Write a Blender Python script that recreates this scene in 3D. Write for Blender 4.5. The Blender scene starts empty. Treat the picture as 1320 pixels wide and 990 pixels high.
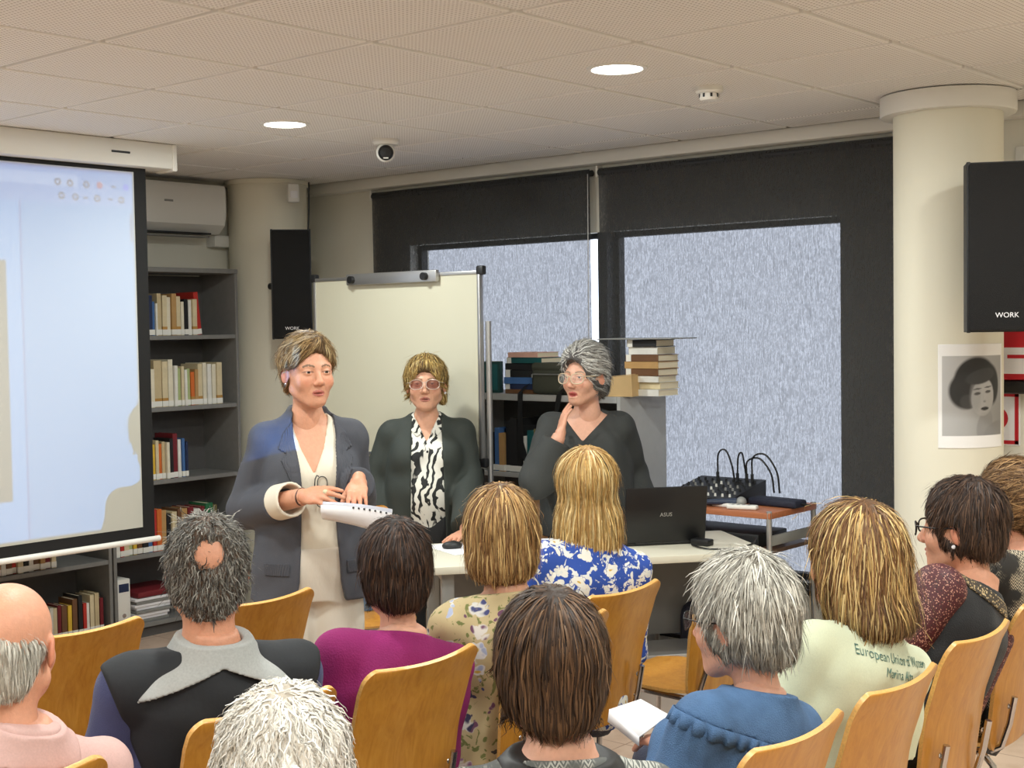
import bpy, bmesh, math, random
import numpy as np
from mathutils import Matrix, Vector
random.seed(7); np.random.seed(7)
S = bpy.context.scene
COL = S.collection
R = math.radians
# ------------------------------------------------------------------ camera
CAM_H = 1.69
FPX, YAW, PITCH, ROLL = 1752.63, -0.708831, -0.04185, -0.015244
_f = np.array([math.sin(YAW)*math.cos(PITCH), math.cos(YAW)*math.cos(PITCH), math.sin(PITCH)])
_r0 = np.array([math.cos(YAW), -math.sin(YAW), 0.0]); _u0 = np.cross(_r0, _f)
_r = math.cos(ROLL)*_r0 + math.sin(ROLL)*_u0
_u = -math.sin(ROLL)*_r0 + math.cos(ROLL)*_u0
CO = np.array([0, 0, CAM_H])
cam_d = bpy.data.cameras.new('camera'); cam = bpy.data.objects.new('camera', cam_d); COL.objects.link(cam)
cam_d.sensor_width = 36.0; cam_d.lens = FPX/1320*36.0; cam_d.clip_start = 0.05; cam_d.clip_end = 200
cam.matrix_world = Matrix(((_r[0], _u[0], -_f[0], 0), (_r[1], _u[1], -_f[1], 0), (_r[2], _u[2], -_f[2], CAM_H), (0, 0, 0, 1)))
S.camera = cam
def ray(x, y): return _f + (x-660)/FPX*_r + (495-y)/FPX*_u
def atd(x, y, d): return CO + ray(x, y)*d
def atz(x, y, z): v = ray(x, y); return CO + v*(z-CAM_H)/v[2]
def atX(x, y, X): v = ray(x, y); return CO + v*X/v[0]
def atY(x, y, Y): v = ray(x, y); return CO + v*Y/v[1]
# ------------------------------------------------------------------ world, view
w = bpy.data.worlds.new('world'); S.world = w; w.use_nodes = True
bg = w.node_tree.nodes['Background']; bg.inputs[0].default_value = (0.75, 0.85, 1.0, 1); bg.inputs[1].default_value = 3.9
S.view_settings.view_transform = 'Standard'; S.view_settings.look = 'None'; S.view_settings.gamma = 1
S.view_settings.use_curve_mapping = False; S.view_settings.exposure = 0.0
LAMP_W = 21.0       # each recessed ceiling lamp
LAMP_COL = (0.95, 1.0, 0.965)
PROJ_W = 1500.0
PROJ = (0.80, 1.56, 2.42)
# ------------------------------------------------------------------ materials
def lin(c):
    c = c/255.0
    return c/12.92 if c <= 0.04045 else ((c+0.055)/1.055)**2.4
def rgb(r, g, b): return (lin(r), lin(g), lin(b), 1.0)
MATS = {}
def mat(name, col, rough=0.6, metal=0.0, spec=0.5, noise=None, bump=None, sheen=0.0, coat=0.0, attr=False):
    """noise=(scale, amount, stretch) value variation; bump=(scale, strength, stretch)"""
    if name in MATS: return MATS[name]
    m = bpy.data.materials.new(name); m.use_nodes = True; MATS[name] = m
    nt = m.node_tree; N = nt.nodes; L = nt.links; b = N['Principled BSDF']
    b.inputs['Base Color'].default_value = col; b.inputs['Roughness'].default_value = rough
    b.inputs['Metallic'].default_value = metal; b.inputs['Specular IOR Level'].default_value = spec
    b.inputs['Sheen Weight'].default_value = sheen; b.inputs['Coat Weight'].default_value = coat
    tc = N.new('ShaderNodeTexCoord')
    src = None
    if attr:
        at = N.new('ShaderNodeAttribute'); at.attribute_name = 'Col'; src = at.outputs['Color']
        L.new(src, b.inputs['Base Color'])
    if noise:
        mp = N.new('ShaderNodeMapping'); mp.inputs['Scale'].default_value = noise[2] if len(noise) > 2 else (1, 1, 1)
        L.new(tc.outputs['Object'], mp.inputs[0])
        nz = N.new('ShaderNodeTexNoise'); nz.inputs['Scale'].default_value = noise[0]; nz.inputs['Detail'].default_value = 5
        L.new(mp.outputs[0], nz.inputs['Vector'])
        mr = N.new('ShaderNodeMapRange'); mr.inputs['From Min'].default_value = .3; mr.inputs['From Max'].default_value = .7
        mr.inputs['To Min'].default_value = 1-noise[1]; mr.inputs['To Max'].default_value = 1+noise[1]
        L.new(nz.outputs['Fac'], mr.inputs['Value'])
        mx = N.new('ShaderNodeVectorMath'); mx.operation = 'SCALE'
        if src: L.new(src, mx.inputs[0])
        else: mx.inputs[0].default_value = col[:3]
        L.new(mr.outputs[0], mx.inputs['Scale']); L.new(mx.outputs[0], b.inputs['Base Color'])
    if bump:
        mp = N.new('ShaderNodeMapping'); mp.inputs['Scale'].default_value = bump[2] if len(bump) > 2 else (1, 1, 1)
        L.new(tc.outputs['Object'], mp.inputs[0])
        nz = N.new('ShaderNodeTexNoise'); nz.inputs['Scale'].default_value = bump[0]; nz.inputs['Detail'].default_value = 4
        L.new(mp.outputs[0], nz.inputs['Vector'])
        bp = N.new('ShaderNodeBump'); bp.inputs['Strength'].default_value = bump[1]; bp.inputs['Distance'].default_value = .01
        L.new(nz.outputs['Fac'], bp.inputs['Height']); L.new(bp.outputs[0], b.inputs['Normal'])
    return m
class NT:
    """tiny node-graph helper"""
    def __init__(s, nt): s.N = nt.nodes; s.L = nt.links
    def _in(s, sock, v):
        if hasattr(v, 'is_linked') or isinstance(v, bpy.types.NodeSocket): s.L.new(v, sock)
        else: sock.default_value = v
    def m(s, op, a, b=0.0, c=0.0, clamp=False):
        n = s.N.new('ShaderNodeMath'); n.operation = op; n.use_clamp = clamp
        for i, v in enumerate((a, b, c)): s._in(n.inputs[i], v)
        return n.outputs[0]
    def mix(s, f, a, b):
        n = s.N.new('ShaderNodeMix'); n.data_type = 'RGBA'
        s._in(n.inputs[0], f); s._in(n.inputs[6], a); s._in(n.inputs[7], b)
        return n.outputs[2]
    def noise(s, vec, scale, detail=3, dist=0.0):
        n = s.N.new('ShaderNodeTexNoise'); n.inputs['Scale'].default_value = scale; n.inputs['Detail'].default_value = detail
        n.inputs['Distortion'].default_value = dist; s.L.new(vec, n.inputs['Vector']); return n
    def voro(s, vec, scale, feature='F1'):
        n = s.N.new('ShaderNodeTexVoronoi'); n.inputs['Scale'].default_value = scale; n.feature = feature; s.L.new(vec, n.inputs['Vector']); return n
    def step(s, v, lo, hi):
        n = s.N.new('ShaderNodeMapRange'); n.interpolation_type = 'SMOOTHSTEP'; s._in(n.inputs[0], v)
        n.inputs[1].default_value = lo; n.inputs[2].default_value = hi; return n.outputs[0]
    def ramp(s, v, stops, interp='LINEAR'):
        n = s.N.new('ShaderNodeValToRGB'); n.color_ramp.interpolation = interp; s._in(n.inputs[0], v)
        e = n.color_ramp.elements
        while len(e) < len(stops): e.new(0.5)
        for el, (p, c) in zip(e, stops): el.position = p; el.color = c
        return n.outputs[0]
    def scale(s, vec, sc):
        n = s.N.new('ShaderNodeMapping'); n.inputs['Scale'].default_value = sc; s.L.new(vec, n.inputs[0]); return n.outputs[0]
def newmat(name, rough=.7):
    m = bpy.data.materials.new(name); m.use_nodes = True; MATS[name] = m
    g = NT(m.node_tree); b = m.node_tree.nodes['Principled BSDF']; b.inputs['Roughness'].default_value = rough
    tc = m.node_tree.nodes.new('ShaderNodeTexCoord')
    return m, g, b, tc
# ------------------------------------------------------------------ object helpers
def link(o, parent=None):
    COL.objects.link(o)
    if parent is not None: o.parent = parent
    return o
def tag(o, label=None, cat=None, group=None, kind=None):
    if label: o['label'] = label
    if cat: o['category'] = cat
    if group: o['group'] = group
    if kind: o['kind'] = kind
    return o
def empty(name, loc=(0, 0, 0), rz=0.0, label=None, cat=None, group=None):
    o = bpy.data.objects.new(name, None); o.empty_display_size = .1; link(o)
    o.location = loc; o.rotation_euler = (0, 0, rz); return tag(o, label, cat, group)
class MB:
    """collects shapes into one mesh"""
    def __init__(s): s.bm = bmesh.new()
    def box(s, lo, hi, bev=0.0, M=None, seg=2):
        lo = Vector(lo); hi = Vector(hi)
        r = bmesh.ops.create_cube(s.bm, size=1.0); vs = r['verts']
        bmesh.ops.scale(s.bm, vec=hi-lo, verts=vs); bmesh.ops.translate(s.bm, vec=(lo+hi)/2, verts=vs)
        if bev > 0:
            es = list({e for v in vs for e in v.link_edges})
            rr = bmesh.ops.bevel(s.bm, geom=es, offset=bev, segments=seg, profile=.5, affect='EDGES')
            vs = list({v for v in rr['verts']} | {v for v in vs if v.is_valid})
        if M is not None: bmesh.ops.transform(s.bm, matrix=M, verts=vs)
        return s
    def tube(s, pts, rad, n=10, caps=True):
        pts = [Vector(p) for p in pts]; rads = rad if isinstance(rad, (list, tuple)) else [rad]*len(pts)
        rings = []; up = None
        for i, p in enumerate(pts):
            t = (pts[min(i+1, len(pts)-1)] - pts[max(i-1, 0)]).normalized()
            if up is None: up = t.orthogonal().normalized()
            up = (up - t*up.dot(t)); up = up.normalized() if up.length > 1e-6 else t.orthogonal().normalized()
            sd = t.cross(up)
            rings.append([s.bm.verts.new(p + (up*math.cos(a)+sd*math.sin(a))*rads[i]) for a in [2*math.pi*k/n for k in range(n)]])
        for a, b in zip(rings, rings[1:]):
            for k in range(n): s.bm.faces.new((a[k], a[(k+1) % n], b[(k+1) % n], b[k]))
        if caps: s.bm.faces.new(rings[0][::-1]); s.bm.faces.new(rings[-1])
        return s
    def lathe(s, prof, c=(0, 0, 0), n=32, M=None):
        c = Vector(c); rings = []
        for r_, z in prof:
            rings.append([s.bm.verts.new(c+Vector((r_*math.cos(2*math.pi*k/n), r_*math.sin(2*math.pi*k/n), z))) for k in range(n)])
        for a, b in zip(rings, rings[1:]):
            for k in range(n): s.bm.faces.new((a[k], a[(k+1) % n], b[(k+1) % n], b[k]))
        if prof[0][0] > 1e-5: s.bm.faces.new(rings[0][::-1])
        if prof[-1][0] > 1e-5: s.bm.faces.new(rings[-1])
        if M is not None: bmesh.ops.transform(s.bm, matrix=M, verts=[v for q in rings for v in q])
        return s
    def prism(s, poly, depth, M=None):
        """poly in XY, extruded 0..depth in Z"""
        a = [s.bm.verts.new((x, y, 0)) for x, y in poly]; b = [s.bm.verts.new((x, y, depth)) for x, y in poly]
        n = len(poly); s.bm.faces.new(a[::-1]); s.bm.faces.new(b)
        for k in range(n): s.bm.faces.new((a[k], a[(k+1) % n], b[(k+1) % n], b[k]))
        if M is not None: bmesh.ops.transform(s.bm, matrix=M, verts=a+b)
        return s
    def sph(s, c, r, n=12):
        rr = bmesh.ops.create_uvsphere(s.bm, u_segments=n, v_segments=max(6, n//2+2), radius=1.0)
        rad = r if isinstance(r, (tuple, list)) else (r, r, r)
        bmesh.ops.scale(s.bm, vec=rad, verts=rr['verts']); bmesh.ops.translate(s.bm, vec=c, verts=rr['verts']); return s
    def build(s, name, m, parent=None, smooth=True, ang=35):
        bmesh.ops.recalc_face_normals(s.bm, faces=s.bm.faces)
        me = bpy.data.meshes.new(name); s.bm.to_mesh(me); s.bm.free()
        me.materials.append(m)
        if smooth:
            me.polygons.foreach_set('use_smooth', [True]*len(me.polygons))
            me.set_sharp_from_angle(angle=R(ang))
        return link(bpy.data.objects.new(name, me), parent)
def copy_tree(o, parent=None):
    c = o.copy(); COL.objects.link(c); c.parent = parent
    for ch in o.children: copy_tree(ch, c)
    return c
def np_mesh(name, V, Fq, m, parent=None, cols=None, smooth=True):
    """V (n,3), Fq (m,3|4) arrays"""
    me = bpy.data.meshes.new(name); k = Fq.shape[1]
    me.vertices.add(len(V)); me.vertices.foreach_set('co', np.asarray(V, np.float32).ravel())
    me.loops.add(Fq.size); me.loops.foreach_set('vertex_index', np.asarray(Fq, np.int32).ravel())
    me.polygons.add(len(Fq)); me.polygons.foreach_set('loop_start', np.arange(len(Fq), dtype=np.int32)*k)
    me.update(calc_edges=True); me.validate()
    if smooth: me.polygons.foreach_set('use_smooth', np.ones(len(me.polygons), bool))
    if cols is not None:
        ca = me.color_attributes.new('Col', 'FLOAT_COLOR', 'POINT'); c4 = np.ones((len(V), 4), np.float32); c4[:, :3] = cols
        ca.data.foreach_set('color', c4.ravel())
    for mm in (m if isinstance(m, (list, tuple)) else [m]): me.materials.append(mm)
    o = bpy.data.objects.new(name, me); return link(o, parent)
def text_obj(name, body, size, m, parent=None, M=None, extrude=.0006, align='CENTER'):
    cu = bpy.data.curves.new(name, 'FONT'); cu.body = body; cu.size = size; cu.extrude = extrude; cu.align_x = align; cu.align_y = 'CENTER'
    cu.resolution_u = 3
    t = bpy.data.objects.new(name+'_tmp', cu); COL.objects.link(t)
    dg = bpy.context.evaluated_depsgraph_get(); me = bpy.data.meshes.new_from_object(t.evaluated_get(dg))
    bpy.data.objects.remove(t); me.materials.clear(); me.materials.append(m); me.name = name
    o = link(bpy.data.objects.new(name, me), parent)
    if M is not None: o.matrix_local = M
    return o
def sm(pts, n=5):
    """smooth a polyline (Catmull-Rom)"""
    P = [np.array(p, float) for p in pts]; P = [2*P[0]-P[1]]+P+[2*P[-1]-P[-2]]; out = []
    for i in range(1, len(P)-2):
        for k in range(n):
            t = k/n; out.append(tuple(.5*(2*P[i]+(P[i+1]-P[i-1])*t+(2*P[i-1]-5*P[i]+4*P[i+1]-P[i+2])*t*t+(3*P[i]-P[i-1]-3*P[i+1]+P[i+2])*t**3)))
    return out+[tuple(P[-2])]
def frame(o, x, y):
    """matrix with origin o, x axis along x, z along x cross y"""
    x = Vector(x).normalized(); y = Vector(y); z = x.cross(y).normalized(); y = z.cross(x)
    return Matrix(((x[0], y[0], z[0], o[0]), (x[1], y[1], z[1], o[1]), (x[2], y[2], z[2], o[2]), (0, 0, 0, 1)))
ORD = ['first', 'second', 'third', 'fourth', 'fifth', 'sixth', 'seventh', 'eighth', 'ninth', 'tenth', 'eleventh', 'twelfth', 'thirteenth', 'fourteenth', 'fifteenth', 'sixteenth', 'seventeenth', 'eighteenth', 'nineteenth', 'twentieth']
# ================================================================== THE ROOM
XL, XR, YB, YW, ZC = -6.78, 2.6, -2.3, 5.80, 2.60
M_wall = mat('wall_paint', rgb(232, 228, 214), .85, bump=(60, .05))
M_colm = mat('column_paint', rgb(232, 227, 208), .7, bump=(40, .04))
M_white = mat('white_plastic', rgb(235, 233, 226), .45)
M_black = mat('black_plastic', rgb(24, 24, 25), .5)
M_dark = mat('dark_metal', rgb(45, 46, 48), .45, metal=.3)
M_chrome = mat('chrome', rgb(200, 200, 202), .18, metal=1.0)
M_alu = mat('aluminium', rgb(188, 188, 188), .35, metal=.8)
M_greymetal = mat('grey_metal', rgb(150, 150, 146), .5, metal=.2)
M_paper = mat('paper_white', rgb(244, 243, 246), .8)
# floor
m, g, b, tc = newmat('floor_tile', .35)
br = g.N.new('ShaderNodeTexBrick'); br.offset = 0; br.inputs['Scale'].default_value = 1.0; br.inputs['Brick Width'].default_value = .4; br.inputs['Row Height'].default_value = .4
br.inputs['Mortar Size'].default_value = .003; br.inputs['Color1'].default_value = rgb(210, 184, 164); br.inputs['Color2'].default_value = rgb(216, 191, 171); br.inputs['Mortar'].default_value = rgb(160, 125, 100)
g.L.new(tc.outputs['Object'], br.inputs['Vector'])
nz = g.noise(tc.outputs['Object'], 9, 6); c = g.mix(g.step(nz.outputs['Fac'], .4, .7), br.outputs['Color'], rgb(202, 174, 152))
g.L.new(c, b.inputs['Base Color'])
tag(MB().box((XL-.2, YB-.2, -.1), (XR+.2, YW+.2, 0)).build('floor', m), 'warm terracotta coloured tiled floor under the rows of chairs', kind='structure')
# walls
tag(MB().box((XL-.2, YB-.2, 0), (XL, YW+.2, 2.8)).build('wall_left', M_wall), 'cream wall behind the bookcases and the projection screen', kind='structure')
tag(MB().box((XR, YB-.2, 0), (XR+.2, YW+.2, 2.8)).build('wall_right', M_wall), 'cream wall to the right of the audience', kind='structure')
tag(MB().box((XL, YB-.2, 0), (XR, YB, 2.8)).build('wall_back', M_wall), 'cream wall behind the camera', kind='structure')
P1a, P1b, P2a, P2b, PZ0, PZ1 = -5.76, -4.36, -4.30, -2.955, .45, 2.185
wb_ = MB(); T = .16
wb_.box((XL, YW, 0), (P1a, YW+T, 2.8)).box((P1a, YW, PZ1), (P2b, YW+T, 2.8)).box((P1a, YW, 0), (P2b, YW+T, PZ0)).box((P2b, YW, 0), (XR, YW+T, 2.8))
wall_win = tag(wb_.build('wall_window', M_wall), 'cream wall with two wide windows behind dark roller blinds', kind='structure')
# window frames and panes
M_frame = mat('dark_window_frame', rgb(52, 53, 55), .5)
m, g, b, tc = newmat('window_glass', .05); b.inputs['Base Color'].default_value = (1, 1, 1, 1); b.inputs['Transmission Weight'].default_value = 1.0; b.inputs['IOR'].default_value = 1.02
M_glass = m
for n, (xa, xb) in enumerate(((P1a, P1b), (P2a, P2b))):
    f_ = MB(); q = .028; y0, y1 = YW+.07, YW+.12
    f_.box((xa, y0, PZ0), (xa+q, y1, PZ1)).box((xb-q, y0, PZ0), (xb, y1, PZ1)).box((xa, y0, PZ0), (xb, y1, PZ0+q)).box((xa, y0, PZ1-q), (xb, y1, PZ1))
    wn = tag(f_.build('window_%d' % (n+1), M_frame), ['left window with dark frame behind its roller blind', 'right wider window with dark frame behind its roller blind'][n], kind='structure')
    MB().box((xa+q, YW+.09, PZ0+q), (xb-q, YW+.096, PZ1-q)).build('pane', M_glass, wn)
tag(MB().box((P1b, YW+.0, PZ0), (P2a, YW+.13, PZ1)).build('trim_2', M_frame), 'dark mullion between the two windows', kind='structure')
# roller blinds: dark screen fabric that lets some daylight through
m, g, b, tc = newmat('blind_fabric', .9)
b.inputs['Base Color'].default_value = rgb(58, 59, 60)
s1 = g.noise(g.scale(tc.outputs['Object'], (1, 1, .07)), 330, 3); s2 = g.noise(g.scale(tc.outputs['Object'], (1, 1, .5)), 150, 2)
st = g.m('MULTIPLY_ADD', s1.outputs['Fac'], .6, g.m('MULTIPLY', s2.outputs['Fac'], .4))
tr = g.N.new('ShaderNodeBsdfTransparent'); tr.inputs[0].default_value = (1.0, .97, .98, 1)
mx = g.N.new('ShaderNodeMixShader'); fr = g.N.new('ShaderNodeMapRange')
g.L.new(st, fr.inputs[0]); fr.inputs[1].default_value = .38; fr.inputs[2].default_value = .62; fr.inputs[3].default_value = .085; fr.inputs[4].default_value = .195
g.L.new(fr.outputs[0], mx.inputs[0]); g.L.new(b.outputs[0], mx.inputs[1]); g.L.new(tr.outputs[0], mx.inputs[2])
g.L.new(mx.outputs[0], m.node_tree.nodes['Material Output'].inputs[0])
M_blind = m
x1 = atY(760, 219, 5.75)[0]; x2 = atY(771, 214, 5.75)[0]
for lab, xa, xb in (('dark grey roller blind over the left window beside the whiteboard', -6.03, x1), ('wide dark grey roller blind over the right window beside the round column', x2, -2.42)):
    e = empty('roller_blind', (0, 0, 0), 0, lab, 'roller blind', 'dark roller blinds')
    nseg = 14; zt, zb = 2.515, .42
    me_ = MB(); bm = me_.bm
    # fabric with a very slight wave, hanging off the roller
    cols_ = []
    for i in range(nseg+1):
        x = xa+(xb-xa)*i/nseg; cols_.append([bm.verts.new((x, 5.752+.003*math.sin(i*1.7+j), zt+(zb-zt)*j/6)) for j in range(7)])
    for a_, b_ in zip(cols_, cols_[1:]):
        for j in range(6): bm.faces.new((a_[j], b_[j], b_[j+1], a_[j+1]))
    me_.build('fabric', M_blind, e)
    MB().tube([(xa-.012, 5.768, 2.495), (xb+.004, 5.768, 2.495)], .017, 12).build('roller', M_dark, e)
    MB().box((xa, 5.743, zb-.02), (xb, 5.760, zb+.008), .004).build('bottom_rail', M_dark, e)
    MB().box((xa-.02, 5.75, 2.47), (xa-.008, 5.80, 2.53), .003).build('bracket', M_white, e)
    MB().tube([(xb-.01, 5.745, 2.49), (xb-.012, 5.74, 1.7), (xb-.014, 5.74, .9)], .0025, 6).build('chain', M_alu, e)
tag(MB().box((XL, 5.70, 2.535), (XR, 5.80, 2.60), .006).build('trim_1', M_white), 'white pelmet moulding under the ceiling above the blinds', kind='structure')
# ceiling -----------------------------------------------------------
m, g, b, tc = newmat('ceiling_tile', .85)
sep = g.N.new('ShaderNodeSeparateXYZ'); g.L.new(tc.outputs['Object'], sep.inputs[0])
k = 2*math.pi/.0165
sx = g.m('SINE', g.m('MULTIPLY', sep.outputs[0], k)); sy = g.m('SINE', g.m('MULTIPLY', sep.outputs[1], k))
hole = g.step(g.m('ADD', sx, sy), .95, 1.35)
inx = g.step(g.m('ABSOLUTE', sep.outputs[0]), .284, .281); iny = g.step(g.m('ABSOLUTE', sep.outputs[1]), .284, .281)
hole = g.m('MULTIPLY', hole, g.m('MULTIPLY', inx, iny))
g.L.new(g.mix(hole, rgb(243, 240, 235), rgb(182, 174, 166)), b.inputs['Base Color'])
bp = g.N.new('ShaderNodeBump'); bp.inputs['Strength'].default_value = .3; bp.inputs['Distance'].default_value = .004; bp.invert = True
g.L.new(hole, bp.inputs['Height']); g.L.new(bp.outputs[0], b.inputs['Normal'])
M_tile = m
M_bar = mat('ceiling_grid', rgb(205, 200, 192), .6)
ceil = tag(MB().box((XL-.2, YB-.2, 2.64), (XR+.2, YW+.2, 2.8)).build('ceiling', mat('ceiling_void', rgb(150, 145, 138), .9)), 'white suspended ceiling of square perforated tiles', kind='structure')
gx = [-2.5553+.6*k for k in range(-7, 9)]; gy = [3.0237+.6*k for k in range(-8, 5)]
gx = [XL]+[x for x in gx if XL+.05 < x < XR-.05]+[XR]; gy = [YB]+[y for y in gy if YB+.05 < y < 5.65]+[5.70]
for x in gx[1:-1]: MB().box((x-.015, YB, 2.611), (x+.015, 5.70, 2.619)).build('grid_bar', M_bar, ceil, smooth=False)
for y in gy[1:-1]: MB().box((XL, y-.015, 2.6115), (XR, y+.015, 2.6195)).build('grid_bar', M_bar, ceil, smooth=False)
tmesh = {}
for i in range(len(gx)-1):
    for j in range(len(gy)-1):
        sx_, sy_ = round(gx[i+1]-gx[i]-.024, 3), round(gy[j+1]-gy[j]-.024, 3)
        if (sx_, sy_) not in tmesh:
            t_ = MB().box((-sx_/2, -sy_/2, 0), (sx_/2, sy_/2, .018), .003, seg=1).build('tile', M_tile, ceil); tmesh[(sx_, sy_)] = t_.data
        else: t_ = link(bpy.data.objects.new('tile', tmesh[(sx_, sy_)]), ceil)
        t_.location = ((gx[i]+gx[i+1])/2, (gy[j]+gy[j+1])/2, 2.597)
# recessed lamps
m, g, b, tc = newmat('lamp_diffuser'); b.inputs['Base Color'].default_value = (1, 1, 1, 1); b.inputs['Emission Color'].default_value = (1, .97, .9, 1); b.inputs['Emission Strength'].default_value = 14.0
M_lamp = m
def ceiling_lamp(x, y, label):
    e = empty('ceiling_lamp', (x, y, 2.597), 0, label, 'ceiling lamp', 'recessed ceiling lamps')
    MB().lathe([(.088, -.001), (.092, -.007), (.106, -.005), (.108, .0), (.088, .0)], n=36).build('trim_ring', M_white, e)
    MB().lathe([(.0, -.0045), (.06, -.0045), (.0885, -.003), (.0885, .001), (0, .001)], n=36).build('diffuser', M_lamp, e)
    ld = bpy.data.lights.new('lamp_light', 'AREA'); ld.shape = 'DISK'; ld.size = .17; ld.energy = LAMP_W; ld.color = LAMP_COL
    lo = link(bpy.data.objects.new('lamp_light', ld), e); lo.location = (0, 0, -.012)
for i in range(4):
    for j in range(3):
        lab = {(0, 0): 'bright round ceiling lamp nearest the smoke detector', (1, 0): 'bright round ceiling lamp beside the projection screen housing'}.get((i, j), 'round recessed ceiling lamp out of the picture behind the audience')
        ceiling_lamp(-2.855-1.8*(i-0) if i < 2 else -2.855+1.8*(i-1), 3.924-1.8*j, lab)
# dome camera
p = atz(497, 180, 2.597); e = empty('dome_camera', (p[0], p[1], 2.597), 0, 'white dome security camera with a black lens on the ceiling', 'security camera')
MB().lathe([(.0, 0), (.062, 0), (.064, -.012), (.056, -.026), (.0, -.026)], n=28).build('base', M_white, e)
dv = Vector((0-p[0], 0-p[1], -.9)).normalized()
MB().sph((0, 0, -.062), .047, 20).build('ball', M_white, e)
Mx = Matrix.Translation((0, 0, -.062)) @ dv.to_track_quat('Z', 'Y').to_matrix().to_4x4()
MB().lathe([(.0, .050), (.026, .047), (.036, .036), (.037, .028), (0, .028)], n=24, M=Mx).build('lens', M_black, e)
MB().box((-.012, -.027, .044), (.012, -.022, .0505), M=Mx).build('sensor_mark', M_white, e)
p = atz(914, 112, 2.597); e = empty('smoke_detector', (p[0], p[1], 2.597), 0, 'small white round smoke detector on the ceiling tiles', 'smoke detector')
MB().lathe([(0, 0), (.052, 0), (.054, -.018), (.048, -.026), (0, -.026)], n=28).build('base', M_white, e)
MB().lathe([(0, -.024), (.036, -.024), (.038, -.044), (.030, -.052), (0, -.053)], n=28).build('chamber', M_white, e)
for k in range(8):
    a = k*math.pi/4; MB().box((-.004, .034, -.042), (.004, .039, -.028), M=Matrix.Rotation(a, 4, 'Z')).build('vent_slot', M_dark, e)
# columns
def column(x, y, r, label, cap):
    e = empty('column', (x, y, 0), 0, label, 'column', 'round columns'); tag(e, kind='structure')
    MB().lathe([(r, 0), (r, 2.597)], n=64).build('shaft', M_colm, e)
    if cap: MB().lathe([(r+.001, 2.515), (r+.048, 2.515), (r+.052, 2.522), (r+.052, 2.592), (r+.001, 2.592)], n=64).build('collar', M_white, e)
    else: MB().lathe([(r+.001, 2.57), (r+.018, 2.57), (r+.018, 2.595), (r+.001, 2.595)], n=64).build('collar', M_colm, e)
    return e
CR = (-2.25, 5.35, .213); CLc = (-6.50, 5.50, .24)
CLc = (-6.68+.12, 5.48-.10, .238)
COL_R = column(*CR, 'thick round cream column with a collar, beside the right window', True)
COL_L = column(*CLc, 'round cream column in the corner beside the grey bookcase', False)
# skirting
tag(MB().box((XL, YB, 0), (XL+.015, YW, .08), .003).build('baseboard_left', M_white), 'white skirting board along the left wall', kind='structure')
# motion sensor + cable on left column
p = atd(378, 249, 8.0); e = empty('motion_sensor', p, R(-120), 'small white motion sensor on the corner column', 'motion sensor')
MB().box((-.035, -.025, -.055), (.035, .02, .055), .012).build('body', M_white, e); MB().box((-.022, .015, -.03), (.022, .026, .012), .006).build('lens', M_paper, e)
ca = atd(398, 235, 8.05); cb = atd(397, 300, 8.05)
tag(MB().tube([ca, (ca+cb)/2+np.array([.006, 0, 0]), cb], .005, 6).build('speaker_cable', M_black), 'thin black cable running down to the left loudspeaker', 'cable')
# air conditioner
e = empty('air_conditioner', (XL, 0, 0), 0, 'white wall mounted air conditioner above the grey bookcase', 'air conditioner')
y0, y1 = atX(150, 270, -6.6)[1], atX(288, 270, -6.6)[1]
poly = [(0, 2.27), (.13, 2.27), (.19, 2.32), (.205, 2.38), (.205, 2.53), (.19, 2.555), (0, 2.56)]
MB().prism(poly, y1-y0, Matrix(((1, 0, 0, 0), (0, 0, 1, y0), (0, 1, 0, 0), (0, 0, 0, 1)))).build('casing', M_white, e)
MB().box((.10, y0+.03, 2.262), (.188, y1-.1, 2.272), M=None).build('louver', M_dark, e)
MB().box((.12, y0+.02, 2.245), (.20, y1-.12, 2.251), .002).build('flap', M_greymetal, e)
MB().box((.2055, y0+.3, 2.44), (.2065, y0+.36, 2.452)).build('maker_mark', M_greymetal, e)
tag(MB().box((XL, y1+.0, 2.20), (XL+.09, 5.22, 2.27), .006).build('pipe_cover', M_white), 'white pipe trunking between air conditioner and corner column', 'pipe cover')
# ------------------------------------------------------------------ projection screen and projector
SX = -5.60
e = empty('projection_screen', (SX, 2.4, 0), 0, 'large pull-down projection screen with black border showing a browser page', 'projection screen')
def yb(lo, hi, bev, name, mm): return MB().box((lo[0], lo[1]-2.4, lo[2]), (hi[0], hi[1]-2.4, hi[2]), bev).build(name, mm, e)
yb((-.07, .72, 2.475), (.07, 3.965, 2.597), .012, 'housing', M_white)
yb((-.075, 3.955, 2.465), (.075, 3.985, 2.597), .01, 'housing_end', M_white)
yb((.0705, 3.62, 2.53), (.0715, 3.72, 2.54), 0, 'maker_label', M_dark)
yb((-.003, .90, .70), (.0, 3.85, 2.49), 0, 'border_sheet', mat('screen_black', rgb(16, 16, 17), .8))
yb((.0, .97, .755), (.002, 3.782, 2.455), 0, 'picture_sheet', mat('screen_white', rgb(187, 186, 176), .9))
MB().tube([(0, .86-2.4, .69), (0, 3.875-2.4, .69)], .014, 12).build('weight_bar', M_white, e)
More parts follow.
